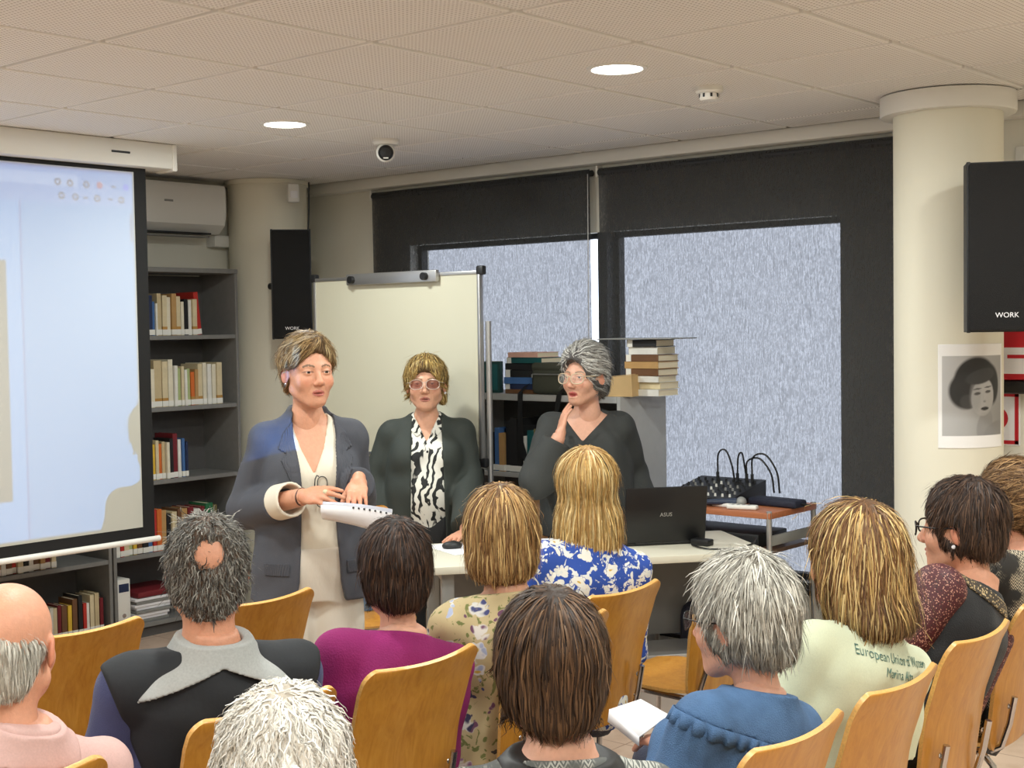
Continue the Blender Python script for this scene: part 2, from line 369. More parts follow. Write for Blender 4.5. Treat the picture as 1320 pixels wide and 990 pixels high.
# projector (just out of frame, hanging from the ceiling); its beam is a real light with the picture in it
px, py, pz = PROJ
e = empty('projector', (px, py, pz), 0, 'white ceiling projector throwing the browser page on the screen', 'projector')
MB().box((.03, -.16, -.05), (.30, .16, .06), .015).build('body', M_white, e)
MB().tube([(.035, .06, 0), (.004, .06, 0)], .03, 20).build('lens_barrel', M_black, e)
for k in range(7): MB().box((.09+.022*k, -.163, -.03), (.10+.022*k, -.158, .03)).build('vent_slot', M_dark, e)
MB().tube([(.034, .06, 0), (.022, .06, 0)], .042, 24).build('lens_ring', M_greymetal, e)
for k in range(3): MB().lathe([(0, .06), (.009, .06), (.008, .064), (0, .064)], c=(.22, -.05+.04*k, 0), n=12).build('button', M_greymetal, e)
MB().box((.298, -.12, -.03), (.304, .12, .03)).build('socket_panel', M_dark, e)
MB().tube([(.165, 0, .06), (.165, 0, 2.597-pz)], .018, 12).build('mount_pole', M_white, e)
MB().lathe([(0, 2.585-pz), (.06, 2.585-pz), (.06, 2.597-pz), (0, 2.597-pz)], c=(.165, 0, 0), n=24).build('ceiling_plate', M_white, e)
ld = bpy.data.lights.new('projector_beam', 'POINT'); ld.shadow_soft_size = .006; ld.energy = PROJ_W; ld.use_nodes = True
g = NT(ld.node_tree); em = ld.node_tree.nodes['Emission']
geo = g.N.new('ShaderNodeTexCoord'); sp = g.N.new('ShaderNodeSeparateXYZ'); g.L.new(geo.outputs['Normal'], sp.inputs[0])
nx = g.m('MINIMUM', sp.outputs[0], -.001)
LX = SX+.002-px
ty = g.m('ADD', g.m('MULTIPLY', g.m('DIVIDE', sp.outputs[1], nx), LX), py)     # where the ray meets the screen
tz = g.m('ADD', g.m('MULTIPLY', g.m('DIVIDE', sp.outputs[2], nx), LX), pz)
def inside(lo, hi, v, s=.003): return g.m('MULTIPLY', g.step(v, lo-s, lo+s), g.step(v, hi+s, hi-s))
col_ = (.05, .32, 1.0, 1)
yl = float(atX(28, 400, SX)[1]); zt1 = float(atX(120, 222, SX)[2]); zt2 = float(atX(120, 246, SX)[2]); zt3 = float(atX(120, 265, SX)[2])
c = g.mix(g.step(ty, yl+.004, yl-.004), col_, (.07, .36, 1.1, 1))
c = g.mix(g.m('MULTIPLY', g.step(ty, yl+.010, yl+.006), g.step(ty, yl-.002, yl+.002)), c, (.0, .10, .7, 1))
c = g.mix(inside(2.0, 3.115, ty), c, g.mix(inside(.95, 2.02, tz), c, (.06, .06, .12, 1)))
c = g.mix(g.step(tz, zt3-.002, zt3+.002), c, (.12, .34, 1.05, 1))
c = g.mix(g.step(tz, zt1-.002, zt1+.002), c, (.06, .18, .8, 1))
pill = g.m('MULTIPLY', inside(zt2+.012, zt1-.018, tz), g.step(ty, float(atX(100, 238, SX)[1])+.003, float(atX(100, 238, SX)[1])-.003))
c = g.mix(pill, c, (.30, .52, 1.2, 1))
icons = None
for ix, iy, kind in ((74, 234, 0), (90, 236, 0), (111, 238, 0), (128, 239, 2), (146, 241, 1), (162, 242, 3), (79, 252, 0), (97, 254, 0), (110, 255, 1), (125, 256, 0), (142, 257, 1), (156, 258, 0)):
    q = atX(ix, iy, SX); dy = g.m('SUBTRACT', ty, float(q[1])); dz = g.m('SUBTRACT', tz, float(q[2]))
    if kind == 1: mk = g.m('MULTIPLY', g.step(g.m('ABSOLUTE', dy), .014, .011), g.step(g.m('ABSOLUTE', dz), .006, .003))
    else:
        dd = g.m('SQRT', g.m('ADD', g.m('MULTIPLY', dy, dy), g.m('MULTIPLY', dz, dz)))
        mk = g.m('MULTIPLY', g.step(dd, .018, .015), g.step(dd, .007, .009)) if kind == 0 else g.step(dd, .018, .014)
    c = g.mix(mk, c, [(0, .01, .18, 1), (0, .02, .25, 1), (.35, .05, .3, 1), (.0, .1, 1.2, 1)][kind])
sb = g.m('MULTIPLY', inside(zt3-.16, zt3-.03, tz), inside(3.755, 3.768, ty)); c = g.mix(sb, c, (0, .05, .4, 1))
mask = g.m('MULTIPLY', inside(1.0, 3.775, ty), g.m('MULTIPLY', inside(.77, 2.45, tz), g.step(sp.outputs[0], -.05, -.1)))
# constant brightness over the flat screen: undo distance and slant fall-off
cosf = g.m('POWER', g.m('ABSOLUTE', nx), -3.0)
g.L.new(c, em.inputs['Color']); g.L.new(g.m('MULTIPLY', mask, g.m('MINIMUM', cosf, 4.0)), em.inputs['Strength'])
lo = link(bpy.data.objects.new('projector_beam', ld), e)
# ------------------------------------------------------------------ loudspeakers
M_grille = mat('speaker_grille', rgb(13, 13, 14), .8, bump=(400, .5)); M_cab = mat('speaker_cabinet', rgb(26, 26, 27), .55)
def speaker(p, az, wd, h, dp, label, mount, logo, lx=0.0):
    """front faces azimuth az (deg); local +Y is the front"""
    e = empty('loudspeaker', p, R(-az), label, 'loudspeaker', 'wall loudspeakers')
    poly = [(-wd/2, dp/2-.02), (wd/2, dp/2-.02), (wd/2, 0), (wd*.3, -dp/2), (-wd*.3, -dp/2), (-wd/2, 0)]
    MB().prism(poly, h, Matrix.Translation((0, 0, -h/2))).build('cabinet', M_cab, e, ang=20)
    MB().box((-wd/2+.004, dp/2-.022, -h/2+.004), (wd/2-.004, dp/2, h/2-.004), .010).build('grille', M_grille, e)
    MB().box((-wd/2-.002, dp/2-.03, -h/2-.002), (-wd/2+.012, dp/2-.012, h/2+.002), .003).build('edge_trim', M_dark, e)
    MB().box((wd/2-.012, dp/2-.03, -h/2-.002), (wd/2+.002, dp/2-.012, h/2+.002), .003).build('edge_trim', M_dark, e)
    t = text_obj('logo', logo, .026, M_paper, e, Matrix.Translation((lx, dp/2+.001, -h/2+.06)) @ Matrix.Rotation(R(90), 4, 'X') @ Matrix.Rotation(R(180), 4, 'Y'))
    c_ = COL_R if p[0] > -4 else COL_L; q = Vector(p)+Matrix.Rotation(R(-az), 3, 'Z') @ Vector((0, -dp/2-.014, 0))
    MB().tube([q-c_.location, Vector(mount)-c_.location], .02, 10).build('speaker_bracket', M_dark, c_)
    MB().box((-.06, -dp/2-.012, -.09), (.06, -dp/2+.01, .09), .004).build('bracket_plate', M_dark, e)
    return e
pR = atd(1303, 320, 4.98)
speaker(pR, 152, .33, .61, .27, 'large black loudspeaker hung on the thick right column', (CR[0]+.155, CR[1]-.15, pR[2]), 'WORK', .03)
pL = atd(376, 367, 7.86)
speaker(pL, 131, .225, .625, .20, 'narrow black loudspeaker hung on the corner column', (CLc[0]+.19, CLc[1]-.15, pL[2]), 'WORK')
# ------------------------------------------------------------------ right column: portrait print, signs
def portrait_sheet():
    nu, nv = 90, 130; r_ = CR[2]+.002
    a0 = math.radians(0)
    zt, zb = None, None
    # angular range on the column found from the picture edges
    def hit(px_, py_):
        v = ray(px_, py_); ox, oy = -CR[0], -CR[1]
        A = v[0]**2+v[1]**2; B = 2*(ox*v[0]+oy*v[1]); Cc = ox*ox+oy*oy-r_*r_
        D = max(B*B-4*A*Cc, 0.0); t = (-B-math.sqrt(D))/(2*A); q = CO+v*t
        return math.atan2(q[1]-CR[1], q[0]-CR[0]), q[2]
    aL, z1 = hit(1209, 444); aL2, z0 = hit(1211, 578)
    aR = aL + .300/r_
    U, Vv = np.meshgrid(np.linspace(0, 1, nu), np.linspace(0, 1, nv), indexing='ij')
    A = aL+(aR-aL)*U; Z = z0+(z1-z0)*Vv
    P = np.stack([CR[0]+r_*np.cos(A), CR[1]+r_*np.sin(A), Z], -1).reshape(-1, 3)
    u = U*2.1-.0; v = Vv*2.9      # arbitrary print units
    def ell(cx, cy, rx, ry, s=.04, rot=0):
        x = (u-cx)*math.cos(rot)+(v-cy)*math.sin(rot); y = -(u-cx)*math.sin(rot)+(v-cy)*math.cos(rot)
        d = np.sqrt((x/rx)**2+(y/ry)**2); return np.clip((1-d)/s+.5, 0, 1)
    W = .93*np.ones_like(u)
    def put(mask, val):
        nonlocal W
        W = W*(1-mask)+val*mask
    inner = ((U > .05) & (U < .96) & (Vv > .12) & (Vv < .89)).astype(float)
    put(inner, .46+.10*(v-1.4)/2.9-.10*(u-1.0))
    S_ = .92
    put(ell(1.08, 1.88, .66, .66, .12)*inner, .03); put(ell(.72, 1.60, .44, .50, .2)*inner, .035); put(ell(1.52, 1.75, .34, .56, .2)*inner, .035); put(ell(.80, 1.30, .22, .20, .3)*inner, .07)
    put(ell(1.32, .62, .26, .46, .15, -.25)*inner, .33); put(ell(1.70, .45, .45, .26, .2, .4)*inner, .30)
    put(ell(1.26, 1.42, .37, .52, .10, -.12)*inner, .50); put(ell(1.02, 1.45, .16, .42, .6)*inner*.6, .38); put(ell(1.48, 1.2, .14, .3, .8)*inner*.3, .40)
    put(ell(1.2, 2.0, .48, .20, .2, .25)*inner, .06)
    for ex, ey in ((1.07, 1.52), (1.42, 1.57)):
        put(ell(ex, ey, .10, .040, .4, .12)*inner, .10); put(ell(ex, ey+.13, .13, .022, .5, .15)*inner, .12)
    put(ell(1.30, 1.30, .045, .03, .6)*inner, .30); put(ell(1.25, 1.40, .02, .16, .9)*inner*.5, .42)
    put(ell(1.31, 1.10, .13, .050, .3, .08)*inner, .06); put(ell(1.31, 1.10, .12, .010, .5)*inner, .02)
    put(ell(1.30, .96, .12, .03, .9)*inner*.5, .42)
    W = np.where(inner > 0, W**1.1, W)
    idx = np.arange(nu*nv).reshape(nu, nv)
    Fq = np.stack([idx[:-1, :-1], idx[1:, :-1], idx[1:, 1:], idx[:-1, 1:]], -1).reshape(-1, 4)
    P2 = P.copy(); P2[:, 0] -= (P[:, 0]-CR[0])*.006; P2[:, 1] -= (P[:, 1]-CR[1])*.006
    o = np_mesh('portrait_print', P, Fq, mat('print', (1, 1, 1, 1), .6, attr=True), None, np.repeat(W.reshape(-1, 1), 3, 1)*np.array([1, .985, .97]))
    so = o.modifiers.new('thickness', 'SOLIDIFY'); so.thickness = .0006; so.offset = -1
    tag(o, 'black and white portrait of a dark haired woman taped to the right column', 'portrait print')
portrait_sheet()
M_red = mat('sign_red', rgb(196, 30, 44), .4)
e = empty('alarm_sign', atY(1288, 539, 5.795), 0, 'white safety sign with red border and red disc behind the portrait', 'sign')
MB().box((-.09, -.004, -.115), (.09, .004, .115), .001).build('panel', M_paper, e)
fr = MB(); q = .016
fr.box((-.085, -.006, -.11), (-.085+q, -.003, .11)).box((.085-q, -.006, -.11), (.085, -.003, .11)).box((-.085, -.006, -.11), (.085, -.003, -.11+q)).box((-.085, -.006, .11-q), (.085, -.003, .11)).build('border', M_red, e)
MB().lathe([(0, 0), (.05, 0), (.05, .003), (0, .003)], c=(0, 0, 0), n=24, M=Matrix.Translation((-.01, -.0045, 0)) @ Matrix.Rotation(R(90), 4, 'X')).build('disc', M_red, e)
p = atY(1318, 466, 5.74); e = empty('fire_extinguisher', p, 0, 'red fire extinguisher unit with white label and black base, right edge', 'fire extinguisher')
MB().box((-.075, -.06, -.08), (.12, .05, .14), .02).build('body', M_red, e); MB().box((-.055, -.063, -.05), (.10, -.059, .06), .001).build('label_plate', M_paper, e)
MB().box((-.04, -.0645, .015), (.08, -.063, .03)).build('label_line', M_red, e)
MB().box((-.085, -.065, -.135), (.125, .055, -.078), .02).build('base', M_black, e)
MB().tube([(-.11, .0, .18), (-.115, -.01, .05), (-.10, 0, -.06), (-.07, 0, -.10)], .012, 8).build('hose', M_black, e)
tag(MB().box((-2.14, 5.785, 2.22), (-2.02, 5.80, 2.42), .006).build('junction_box', M_white), 'white cover plate on the wall behind the right loudspeaker', 'cover plate')
# ================================================================== BOOKCASES AND BOOKS
M_shelf = mat('grey_laminate', rgb(128, 127, 124), .55, noise=(30, .05)); M_shelfd = mat('dark_grey_laminate', rgb(92, 90, 89), .6, noise=(30, .05))
PAL = {'cream': (222, 206, 168), 'ivory': (232, 224, 200), 'pale beige': (205, 186, 146), 'tan': (190, 150, 96), 'white': (234, 232, 224), 'navy blue': (36, 48, 82), 'black': (30, 30, 32),
       'red': (190, 50, 40), 'dark red': (120, 32, 40), 'orange': (216, 112, 48), 'yellow': (226, 186, 60), 'green': (40, 110, 70), 'pale green': (176, 190, 130), 'blue': (70, 110, 165), 'grey': (140, 140, 136), 'teal': (24, 90, 92), 'pink': (226, 178, 160), 'brown': (112, 76, 48), 'dark green': (22, 62, 60), 'olive': (120, 110, 70)}
def pmat(cn): return mat('cover_'+cn.replace(' ', '_'), rgb(*PAL[cn]), .6, noise=(25, .06))
M_pages = mat('book_pages', rgb(228, 216, 188), .85, noise=(1, .1, (1, 1, 300))); M_lbl = mat('spine_label', rgb(240, 238, 230), .7); M_tape = mat('spine_tape', rgb(186, 140, 70), .5)
BOOKM = {}
def make_book(t, h, dp, cn, label, group, M, lbl=True, tape=False):
    """book: x = depth backwards from spine, y = thickness, z = height; spine at x=0"""
    e = empty('book', (0, 0, 0), 0, label, 'book', group); e.matrix_world = M
    c = .0025; cv = MB()
    cv.box((-dp, 0, 0), (0, c, h)).box((-dp, t-c, 0), (0, t, h)).box((-c, 0, 0), (0.0015, t, h), .0008, seg=1)
    cv.build('cover', pmat(cn), e, smooth=False)
    MB().box((-dp+.004, c, .004), (-c, t-c, h-.004)).build('pages', M_pages, e, smooth=False)
    if tape: MB().box((-.02, -.0006, .012), (.0021, t+.0006, .05)).build('tape', M_tape, e, smooth=False)
    if lbl: MB().box((-.012, -.0009, .004), (.0026, t+.0009, .034)).build('spine_label', M_lbl, e, smooth=False)
    return e
def book_row(x, z, y0, specs, where, tapes=(), lean_last=0.0, axis='y'):
    y = y0; n = len(specs); rnd = random.Random(hash(where) % 1000 if False else len(where)*7+n)
    for i, (cn, t, h) in enumerate(specs):
        lean = lean_last if i == n-1 else rnd.uniform(-.012, .012)
        dx = rnd.uniform(-.012, .006); dp = h*.68
        if axis == 'y': M = Matrix.Translation((x+dx, y, z)) @ Matrix.Rotation(lean, 4, 'X')
        else: M = Matrix.Translation((y, x-dx, z)) @ Matrix.Rotation(R(-90), 4, 'Z') @ Matrix.Rotation(-lean, 4, 'X')
        if lean < 0: M = Matrix.Translation((0, 0, 0)) @ M
        make_book(t, h, dp, cn, '%s book, %s from the left %s' % (cn, ORD[i] if i < 20 else 'far', where), 'books '+where, M, True, i in tapes)
        y += t+.0022+ (abs(lean)*h if i >= n-1 else .002)
    return y
def bookcase(name_label, y0, y1, levels, xb, xf):
    e = empty('bookcase', (xf, (y0+y1)/2, 0), 0, name_label, 'bookcase', 'tall grey bookcases'); cx, cy = xf, (y0+y1)/2
    def bx(lo, hi, nm, mm, bev=.002): return MB().box((lo[0]-cx, lo[1]-cy, lo[2]), (hi[0]-cx, hi[1]-cy, hi[2]), bev, seg=1).build(nm, mm, e)
    bx((xb, y0, 0), (xf, y0+.02, 2.04), 'side_panel', M_shelf); bx((xb, y1-.02, 0), (xf, y1, 2.04), 'side_panel', M_shelf)
    bx((xb, y0+.02, .02), (xb+.012, y1-.02, 2.02), 'back_panel', M_shelfd, 0)
    bx((xb, y0, 2.026), (xf+.004, y1, 2.052), 'top_panel', M_shelf)
    for z in levels: bx((xb+.012, y0+.02, z-.024), (xf-.004, y1-.02, z), 'shelf', M_shelf)
    bx((xb+.03, y0+.02, 0), (xf-.04, y1-.02, .05), 'plinth', M_shelfd)
    return e
LV = [1.672, 1.272, .868, .468, .085]
bookcase('tall grey bookcase with four shelves of books beside the corner column', 4.135, 5.012, LV, -6.74, -6.40)
bookcase('tall grey bookcase mostly hidden behind the projection screen', 3.235, 4.125, LV, -6.74, -6.40)
SX_ = -6.425
yy = lambda px_, z, py_: float(atX(px_, py_, SX_)[1])
w1 = 'on the top shelf of the tall grey bookcase'
book_row(SX_, 1.672, 4.385, [('pale green', .018, .225), ('navy blue', .028, .225), ('blue', .014, .19), ('white', .012, .18), ('pale beige', .026, .235), ('cream', .030, .225), ('ivory', .024, .215), ('tan', .03, .235), ('cream', .026, .22), ('ivory', .02, .19), ('black', .024, .205), ('white', .02, .20), ('cream', .028, .205), ('red', .03, .245)], w1, tapes=(5, 7, 8, 12), lean_last=.10)
w2 = 'on the second shelf of the tall grey bookcase'
book_row(SX_, 1.272, 4.385, [('pink', .026, .20), ('ivory', .024, .215), ('pale beige', .05, .262), ('cream', .036, .255), ('ivory', .03, .265), ('white', .02, .23), ('pale green', .018, .215), ('cream', .018, .225), ('white', .016, .205), ('pale green', .02, .21), ('orange', .024, .19), ('tan', .022, .205), ('cream', .03, .235), ('ivory', .024, .24), ('white', .026, .232), ('ivory', .026, .23), ('cream', .036, .24)], w2, tapes=(2, 3, 10, 12, 16))
w3 = 'on the third shelf of the tall grey bookcase'
book_row(SX_, .868, 4.385, [('white', .018, .21), ('yellow', .026, .20), ('cream', .02, .22), ('orange', .018, .20), ('pale beige', .02, .21), ('ivory', .018, .205), ('black', .022, .225), ('dark red', .03, .25), ('white', .02, .215), ('blue', .018, .22), ('navy blue', .016, .20)], w3)
w4 = 'on the fourth shelf of the tall grey bookcase'
book_row(SX_, .468, 4.165, [('white', .024, .19), ('red', .022, .20), ('cream', .03, .19), ('pale green', .022, .2), ('yellow', .022, .19), ('brown', .03, .215), ('black', .034, .26), ('blue', .026, .22), ('red', .022, .235), ('orange', .03, .235), ('tan', .03, .225), ('black', .026, .20), ('cream', .03, .21), ('brown', .026, .225), ('tan', .04, .22), ('dark red', .036, .225), ('white', .04, .21), ('dark red', .03, .22), ('green', .05, .235), ('olive', .03, .22)], w4)
book_row(SX_, .468, 3.32, [('brown', .03, .16), ('white', .02, .17), ('dark red', .026, .165), ('cream', .024, .17), ('black', .026, .165), ('tan', .028, .16), ('white', .024, .17), ('brown', .03, .17), ('red', .024, .16), ('cream', .028, .17), ('black', .028, .165), ('white', .024, .16), ('brown', .03, .17), ('tan', .026, .17), ('dark red', .03, .165), ('cream', .026, .17)], 'on the shelf just under the projection screen')
book_row(SX_, .085, 3.70, [('brown', .03, .17), ('dark red', .022, .165), ('white', .02, .175), ('cream', .022, .17), ('dark red', .02, .18), ('brown', .03, .175), ('yellow', .022, .17), ('brown', .028, .20), ('black', .024, .215), ('red', .02, .17), ('white', .02, .165), ('cream', .024, .205), ('pale beige', .026, .21), ('dark red', .02, .18)], 'on the bottom shelf below the projection screen')
# binder and paper stack on the bottom shelf
e = empty('binder', (SX_, 4.165, .085), 0, 'white ring binder with dark blue spine label on the bottom shelf', 'binder')
MB().box((-.26, 0, 0), (0, .085, .26), .006).build('cover', M_lbl, e); MB().box((0, .012, .19), (.0015, .074, .235)).build('spine_label', pmat('navy blue'), e)
MB().lathe([(.008, 0), (.012, 0), (.012, .002), (.008, .002)], c=(0, 0, 0), n=16, M=Matrix.Translation((0, .042, .06)) @ Matrix.Rotation(R(90), 4, 'Y')).build('finger_ring', M_chrome, e)
rnd = random.Random(3)
for k in range(8):
    tag(MB().box((-.29, 4.29+rnd.uniform(-.01, .01), .086+k*.017), (-.01+rnd.uniform(-.02, .015), 4.51+rnd.uniform(-.02, .02), .086+k*.017+.015), .001).build('magazine', M_paper if k % 3 else pmat('grey')), 'magazine %s from the bottom of the pile on the lowest shelf' % ORD[k], 'magazine', 'magazine pile on the lowest shelf').location = (SX_, 0, 0)
tag(MB().box((-.27, 4.30, 0), (0, 4.60, .03), .002).build('folder', pmat('dark red')), 'flat dark red folder lying on the magazine pile', 'folder').location = (SX_, 0, .225)
# low bookcase by the window ------------------------------------------
BX0, BX1, BY0, BY1, BZ = -4.95, -3.86, 5.30, 5.69, 1.345
e = empty('low_bookcase', ((BX0+BX1)/2, BY0, 0), 0, 'low light grey bookcase with books on top, standing before the windows', 'bookcase'); cx = (BX0+BX1)/2
M_lg = mat('light_grey_laminate', rgb(176, 175, 172), .55, noise=(25, .03))
def bx(lo, hi, nm, mm, bev=.002): return MB().box((lo[0]-cx, lo[1]-BY0, lo[2]), (hi[0]-cx, hi[1]-BY0, hi[2]), bev, seg=1).build(nm, mm, e)
bx((BX1-.022, BY0, 0), (BX1, BY1, BZ), 'side_panel', M_lg); bx((BX0, BY0, 0), (BX0+.022, BY1, BZ), 'side_panel', M_lg)
bx((BX0, BY0-.002, BZ-.032), (BX1-.022, BY1, BZ), 'top_panel', M_lg); bx((BX0+.022, BY1-.015, 0), (BX1-.022, BY1, BZ-.032), 'back_panel', M_shelfd, 0)
for z in (.94, .5, .08): bx((BX0+.022, BY0+.004, z-.025), (BX1-.022, BY1-.015, z), 'shelf', M_lg)
bx((BX0, BY0-.001, .0), (BX0+.022, BY0, BZ), 'front_edge', M_alu, 0)
book_row(BY0+.02, .94, atY(628, 600, BY0)[0], [('black', .028, .20), ('blue', .034, .225), ('tan', .034, .20), ('black', .03, .265), ('black', .05, .28), ('black', .03, .24), ('white', .02, .19), ('teal', .05, .22), ('olive', .03, .23), ('dark green', .035, .22), ('cream', .03, .21)], 'on the low bookcase under the shoulder bag', axis='x')
# books lying on top
def pile(px0, px1, items, where, y=BY0+.04, rot=0.0):
    z = BZ+.001; x0 = atY(px0, 500, y)[0]; L = atY(px1, 500, y)[0]-x0; rnd = random.Random(px0)
    for i, (cn, t, f) in enumerate(items):
        l = L*f; dp = .17
        # spine towards the room (-y): book axes x(depth)->+y, z(height)->x, y(thickness)->z
        M = Matrix.Translation((x0+(L-l)/2+rnd.uniform(-.006, .006), y+rnd.uniform(-.01, .01), z)) @ Matrix.Rotation(rot+rnd.uniform(-.05, .05), 4, 'Z') @ Matrix(((0, 0, 1, 0), (-1, 0, 0, 0), (0, 1, 0, 0), (0, 0, 0, 1)))
        make_book(t, l, dp, cn, '%s book, %s from the bottom of the %s' % (cn, ORD[i], where), 'books in the '+where, M, i % 2 == 1)
        z += t+.0012
    return z
pile(651, 700, [('brown', .022, .95), ('navy blue', .026, 1.0), ('blue', .034, 1.0), ('black', .036, 1.02), ('black', .034, 1.02), ('teal', .028, .95), ('pink', .026, .8)], 'pile left of the shoulder bag')
zt = pile(806, 851, [('white', .032, .95), ('cream', .032, .95), ('white', .030, .92), ('brown', .034, .95), ('tan', .034, .98), ('brown', .032, .95), ('white', .036, .8), ('black', .034, .82)], 'pile at the end of the low bookcase', y=BY0+.12)
q0 = atY(785, 440, BY0+.16); tag(MB().box((-.19, -.12, 0), (.24, .12, .006), .002).build('flat_folder', M_greymetal), 'thin grey folder lying across the tall book pile', 'folder')
o = bpy.data.objects['flat_folder']; o.location = (atY(828, 440, BY0+.2)[0], BY0+.2, zt+.001); o.rotation_euler = (0, 0, .05)
M_kraft = mat('kraft_paper', rgb(205, 172, 122), .8, noise=(14, .06))
e = empty('paper_parcel', (atY(798, 500, BY0+.10)[0], BY0+.10, BZ+.001), R(12), 'brown kraft paper parcel lying in front of the tall book pile', 'parcel')
MB().prism([(-.12, 0), (.11, 0), (.105, .105), (-.095, .085)], .09, Matrix(((1, 0, 0, 0), (0, 0, 1, -.09), (0, 1, 0, 0), (0, 0, 0, 1)))).build('wrap', M_kraft, e, smooth=False)
MB().prism([(-.097, .0865), (.106, .1065), (.10, .1085), (-.09, .0895)], .05, Matrix(((1, 0, 0, 0), (0, 0, 1, -.085), (0, 1, 0, 0), (0, 0, 0, 1)))).build('fold_flap', M_kraft, e, smooth=False)
e = empty('standing_book', (atY(636, 490, BY0+.08)[0], BY0+.08, BZ+.001), R(10), 'dark green book standing upright on the low bookcase', 'book')
MB().box((-.05, -.02, 0), (.05, .02, .165), .003).build('cover', pmat('dark green'), e); MB().box((-.038, -.0215, .015), (.038, -.019, .15), .001).build('front_panel', pmat('teal'), e)
MB().box((-.046, -.016, .163), (.046, .016, .1655)).build('pages', M_pages, e)
# shoulder bag
M_bag = mat('olive_nylon', rgb(70, 72, 60), .7, bump=(200, .2))
bp_ = (atY(714, 500, BY0+.06)[0], BY0+.075, BZ+.001)
e = empty('shoulder_bag', bp_, 0, 'dark olive shoulder bag with black strap on the low bookcase', 'bag')
MB().box((-.125, -.055, 0), (.125, .055, .155), .03, seg=3).build('bag_body', M_bag, e)
MB().box((-.12, -.06, .115), (.12, .05, .162), .02, seg=3).build('flap', M_bag, e)
MB().box((-.10, -.0665, .100), (.09, -.062, .106), .001).build('zip', M_alu, e); MB().box((-.105, -.068, .085), (-.097, -.063, .103), .001).build('zip_pull', M_alu, e)
sp_ = [(-.12, 0, .10), (-.16, -.03, .05), (-.165, -.085, .01), (-.165, -.088, -.10), (-.16, -.09, -.25), (-.13, -.092, -.33), (-.07, -.094, -.36), (0.02, -.09, -.26), (.07, -.088, -.10), (.09, -.085, .01), (.115, -.03, .06), (.12, 0, .10)]
sb = MB(); bmv = sb.bm; ring = []
for i, p in enumerate(sp_):
    hw = .016; ring.append([bmv.verts.new((p[0]+(hw if j in (1, 2) else -hw), p[1]+(.0015 if j > 1 else -.0015), p[2]+(.006 if j in (1, 2) else -.006))) for j in range(4)])
for a_, b_ in zip(ring, ring[1:]):
    for j in range(4): bmv.faces.new((a_[j], a_[(j+1) % 4], b_[(j+1) % 4], b_[j]))
sb.build('strap', M_black, e)
# ------------------------------------------------------------------ whiteboard
M_board = mat('whiteboard', rgb(206, 203, 182), .35)
e = empty('whiteboard', (-4.91, 4.82, 0), 0, 'mobile whiteboard easel with flip chart clamp and aluminium frame', 'whiteboard')
W2_, Z0, Z1 = .594, 1.045, 1.962
MB().box((-W2_+.012, -.008, Z0+.012), (W2_-.012, .008, Z1-.012)).build('board', M_board, e)
f_ = MB(); q = .018
f_.box((-W2_, -.014, Z0), (-W2_+q, .014, Z1), .004).box((W2_-q, -.014, Z0), (W2_, .014, Z1), .004).box((-W2_, -.014, Z0), (W2_, .014, Z0+q), .004).box((-W2_, -.014, Z1-q), (W2_, .014, Z1), .004).build('frame', M_alu, e)
for sx_ in (-1, 1):
    for z in (Z0, Z1): MB().box((sx_*W2_-.022, -.016, z-.022), (sx_*W2_+.022, .016, z+.022), .008).build('corner_cap', M_dark, e)
ca, cb = atY(453, 358, 4.82)[0]+4.91, atY(569, 356, 4.82)[0]+4.91
MB().box((ca, -.04, Z1-.045), (cb, -.014, Z1+.012), .006).build('paper_clamp', M_alu, e)
for x in (ca+.05, cb-.07): MB().tube([(x, -.062, Z1-.018), (x, -.038, Z1-.018)], .019, 14).build('clamp_knob', M_black, e)
MB().box((-W2_+.05, -.06, Z0-.02), (W2_-.05, -.012, Z0-.004), .004).build('pen_tray', M_dark, e)
for sx_ in (-1, 1):
    MB().tube([(sx_*(W2_+.014), .03, .10), (sx_*(W2_+.014), .03, 1.72)], .014, 10).build('stand_post', M_alu, e)
    MB().tube([(sx_*(W2_+.014), -.20, .075), (sx_*(W2_+.014), .23, .075)], .016, 10).build('stand_foot', M_dark, e)
    for y in (-.2, .23): MB().tube([(sx_*(W2_+.014)-.012, y, .03), (sx_*(W2_+.014)+.012, y, .03)], .03, 14).build('caster', M_black, e)
MB().tube([(-W2_-.014, .03, .30), (W2_+.014, .03, .30)], .012, 10).build('cross_bar', M_alu, e)
MB().box((-W2_+.1, -.005, .62), (W2_-.02, .03, Z0-.03), .01).build('lower_panel', M_dark, e)
# ------------------------------------------------------------------ desk
TA = Vector((-2.861, 4.982)); TD = Vector((.62, .79)).normalized(); TN = Vector((-TD.y, TD.x))
TLEN, TDEP, TZ = 1.44, .60, .74
ang = math.atan2(TD.y, TD.x)
M_desk = mat('white_desk', rgb(222, 217, 198), .4)
To = TA - TD*TLEN      # front left corner; local x along front edge, local y back
e = empty('presenter_desk', (To.x, To.y, 0), ang, 'long white desk with laptop and papers in front of the standing women', 'desk')
MB().box((0, 0, TZ-.032), (TLEN, TDEP, TZ), .004).build('desk_top', M_desk, e)
for x in (.06, TLEN-.11): 
    for y in (.06, TDEP-.11): MB().box((x, y, 0), (x+.05, y+.05, TZ-.032), .004).build('leg', M_greymetal, e)
for x in (.075, TLEN-.095): MB().box((x, .11, TZ-.09), (x+.02, TDEP-.11, TZ-.032), .002).build('side_rail', M_greymetal, e)
MB().box((.11, TDEP-.10, .30), (TLEN-.11, TDEP-.085, TZ-.032)).build('modesty_panel', mat('desk_grey_panel', rgb(120, 118, 114), .6), e)
def desk(x, y, z=0.0): v = To+TD*x+TN*y; return Vector((v.x, v.y, TZ+z))
def desk_inv(p): d = Vector((p[0], p[1]))-To; return d.dot(TD), d.dot(TN)
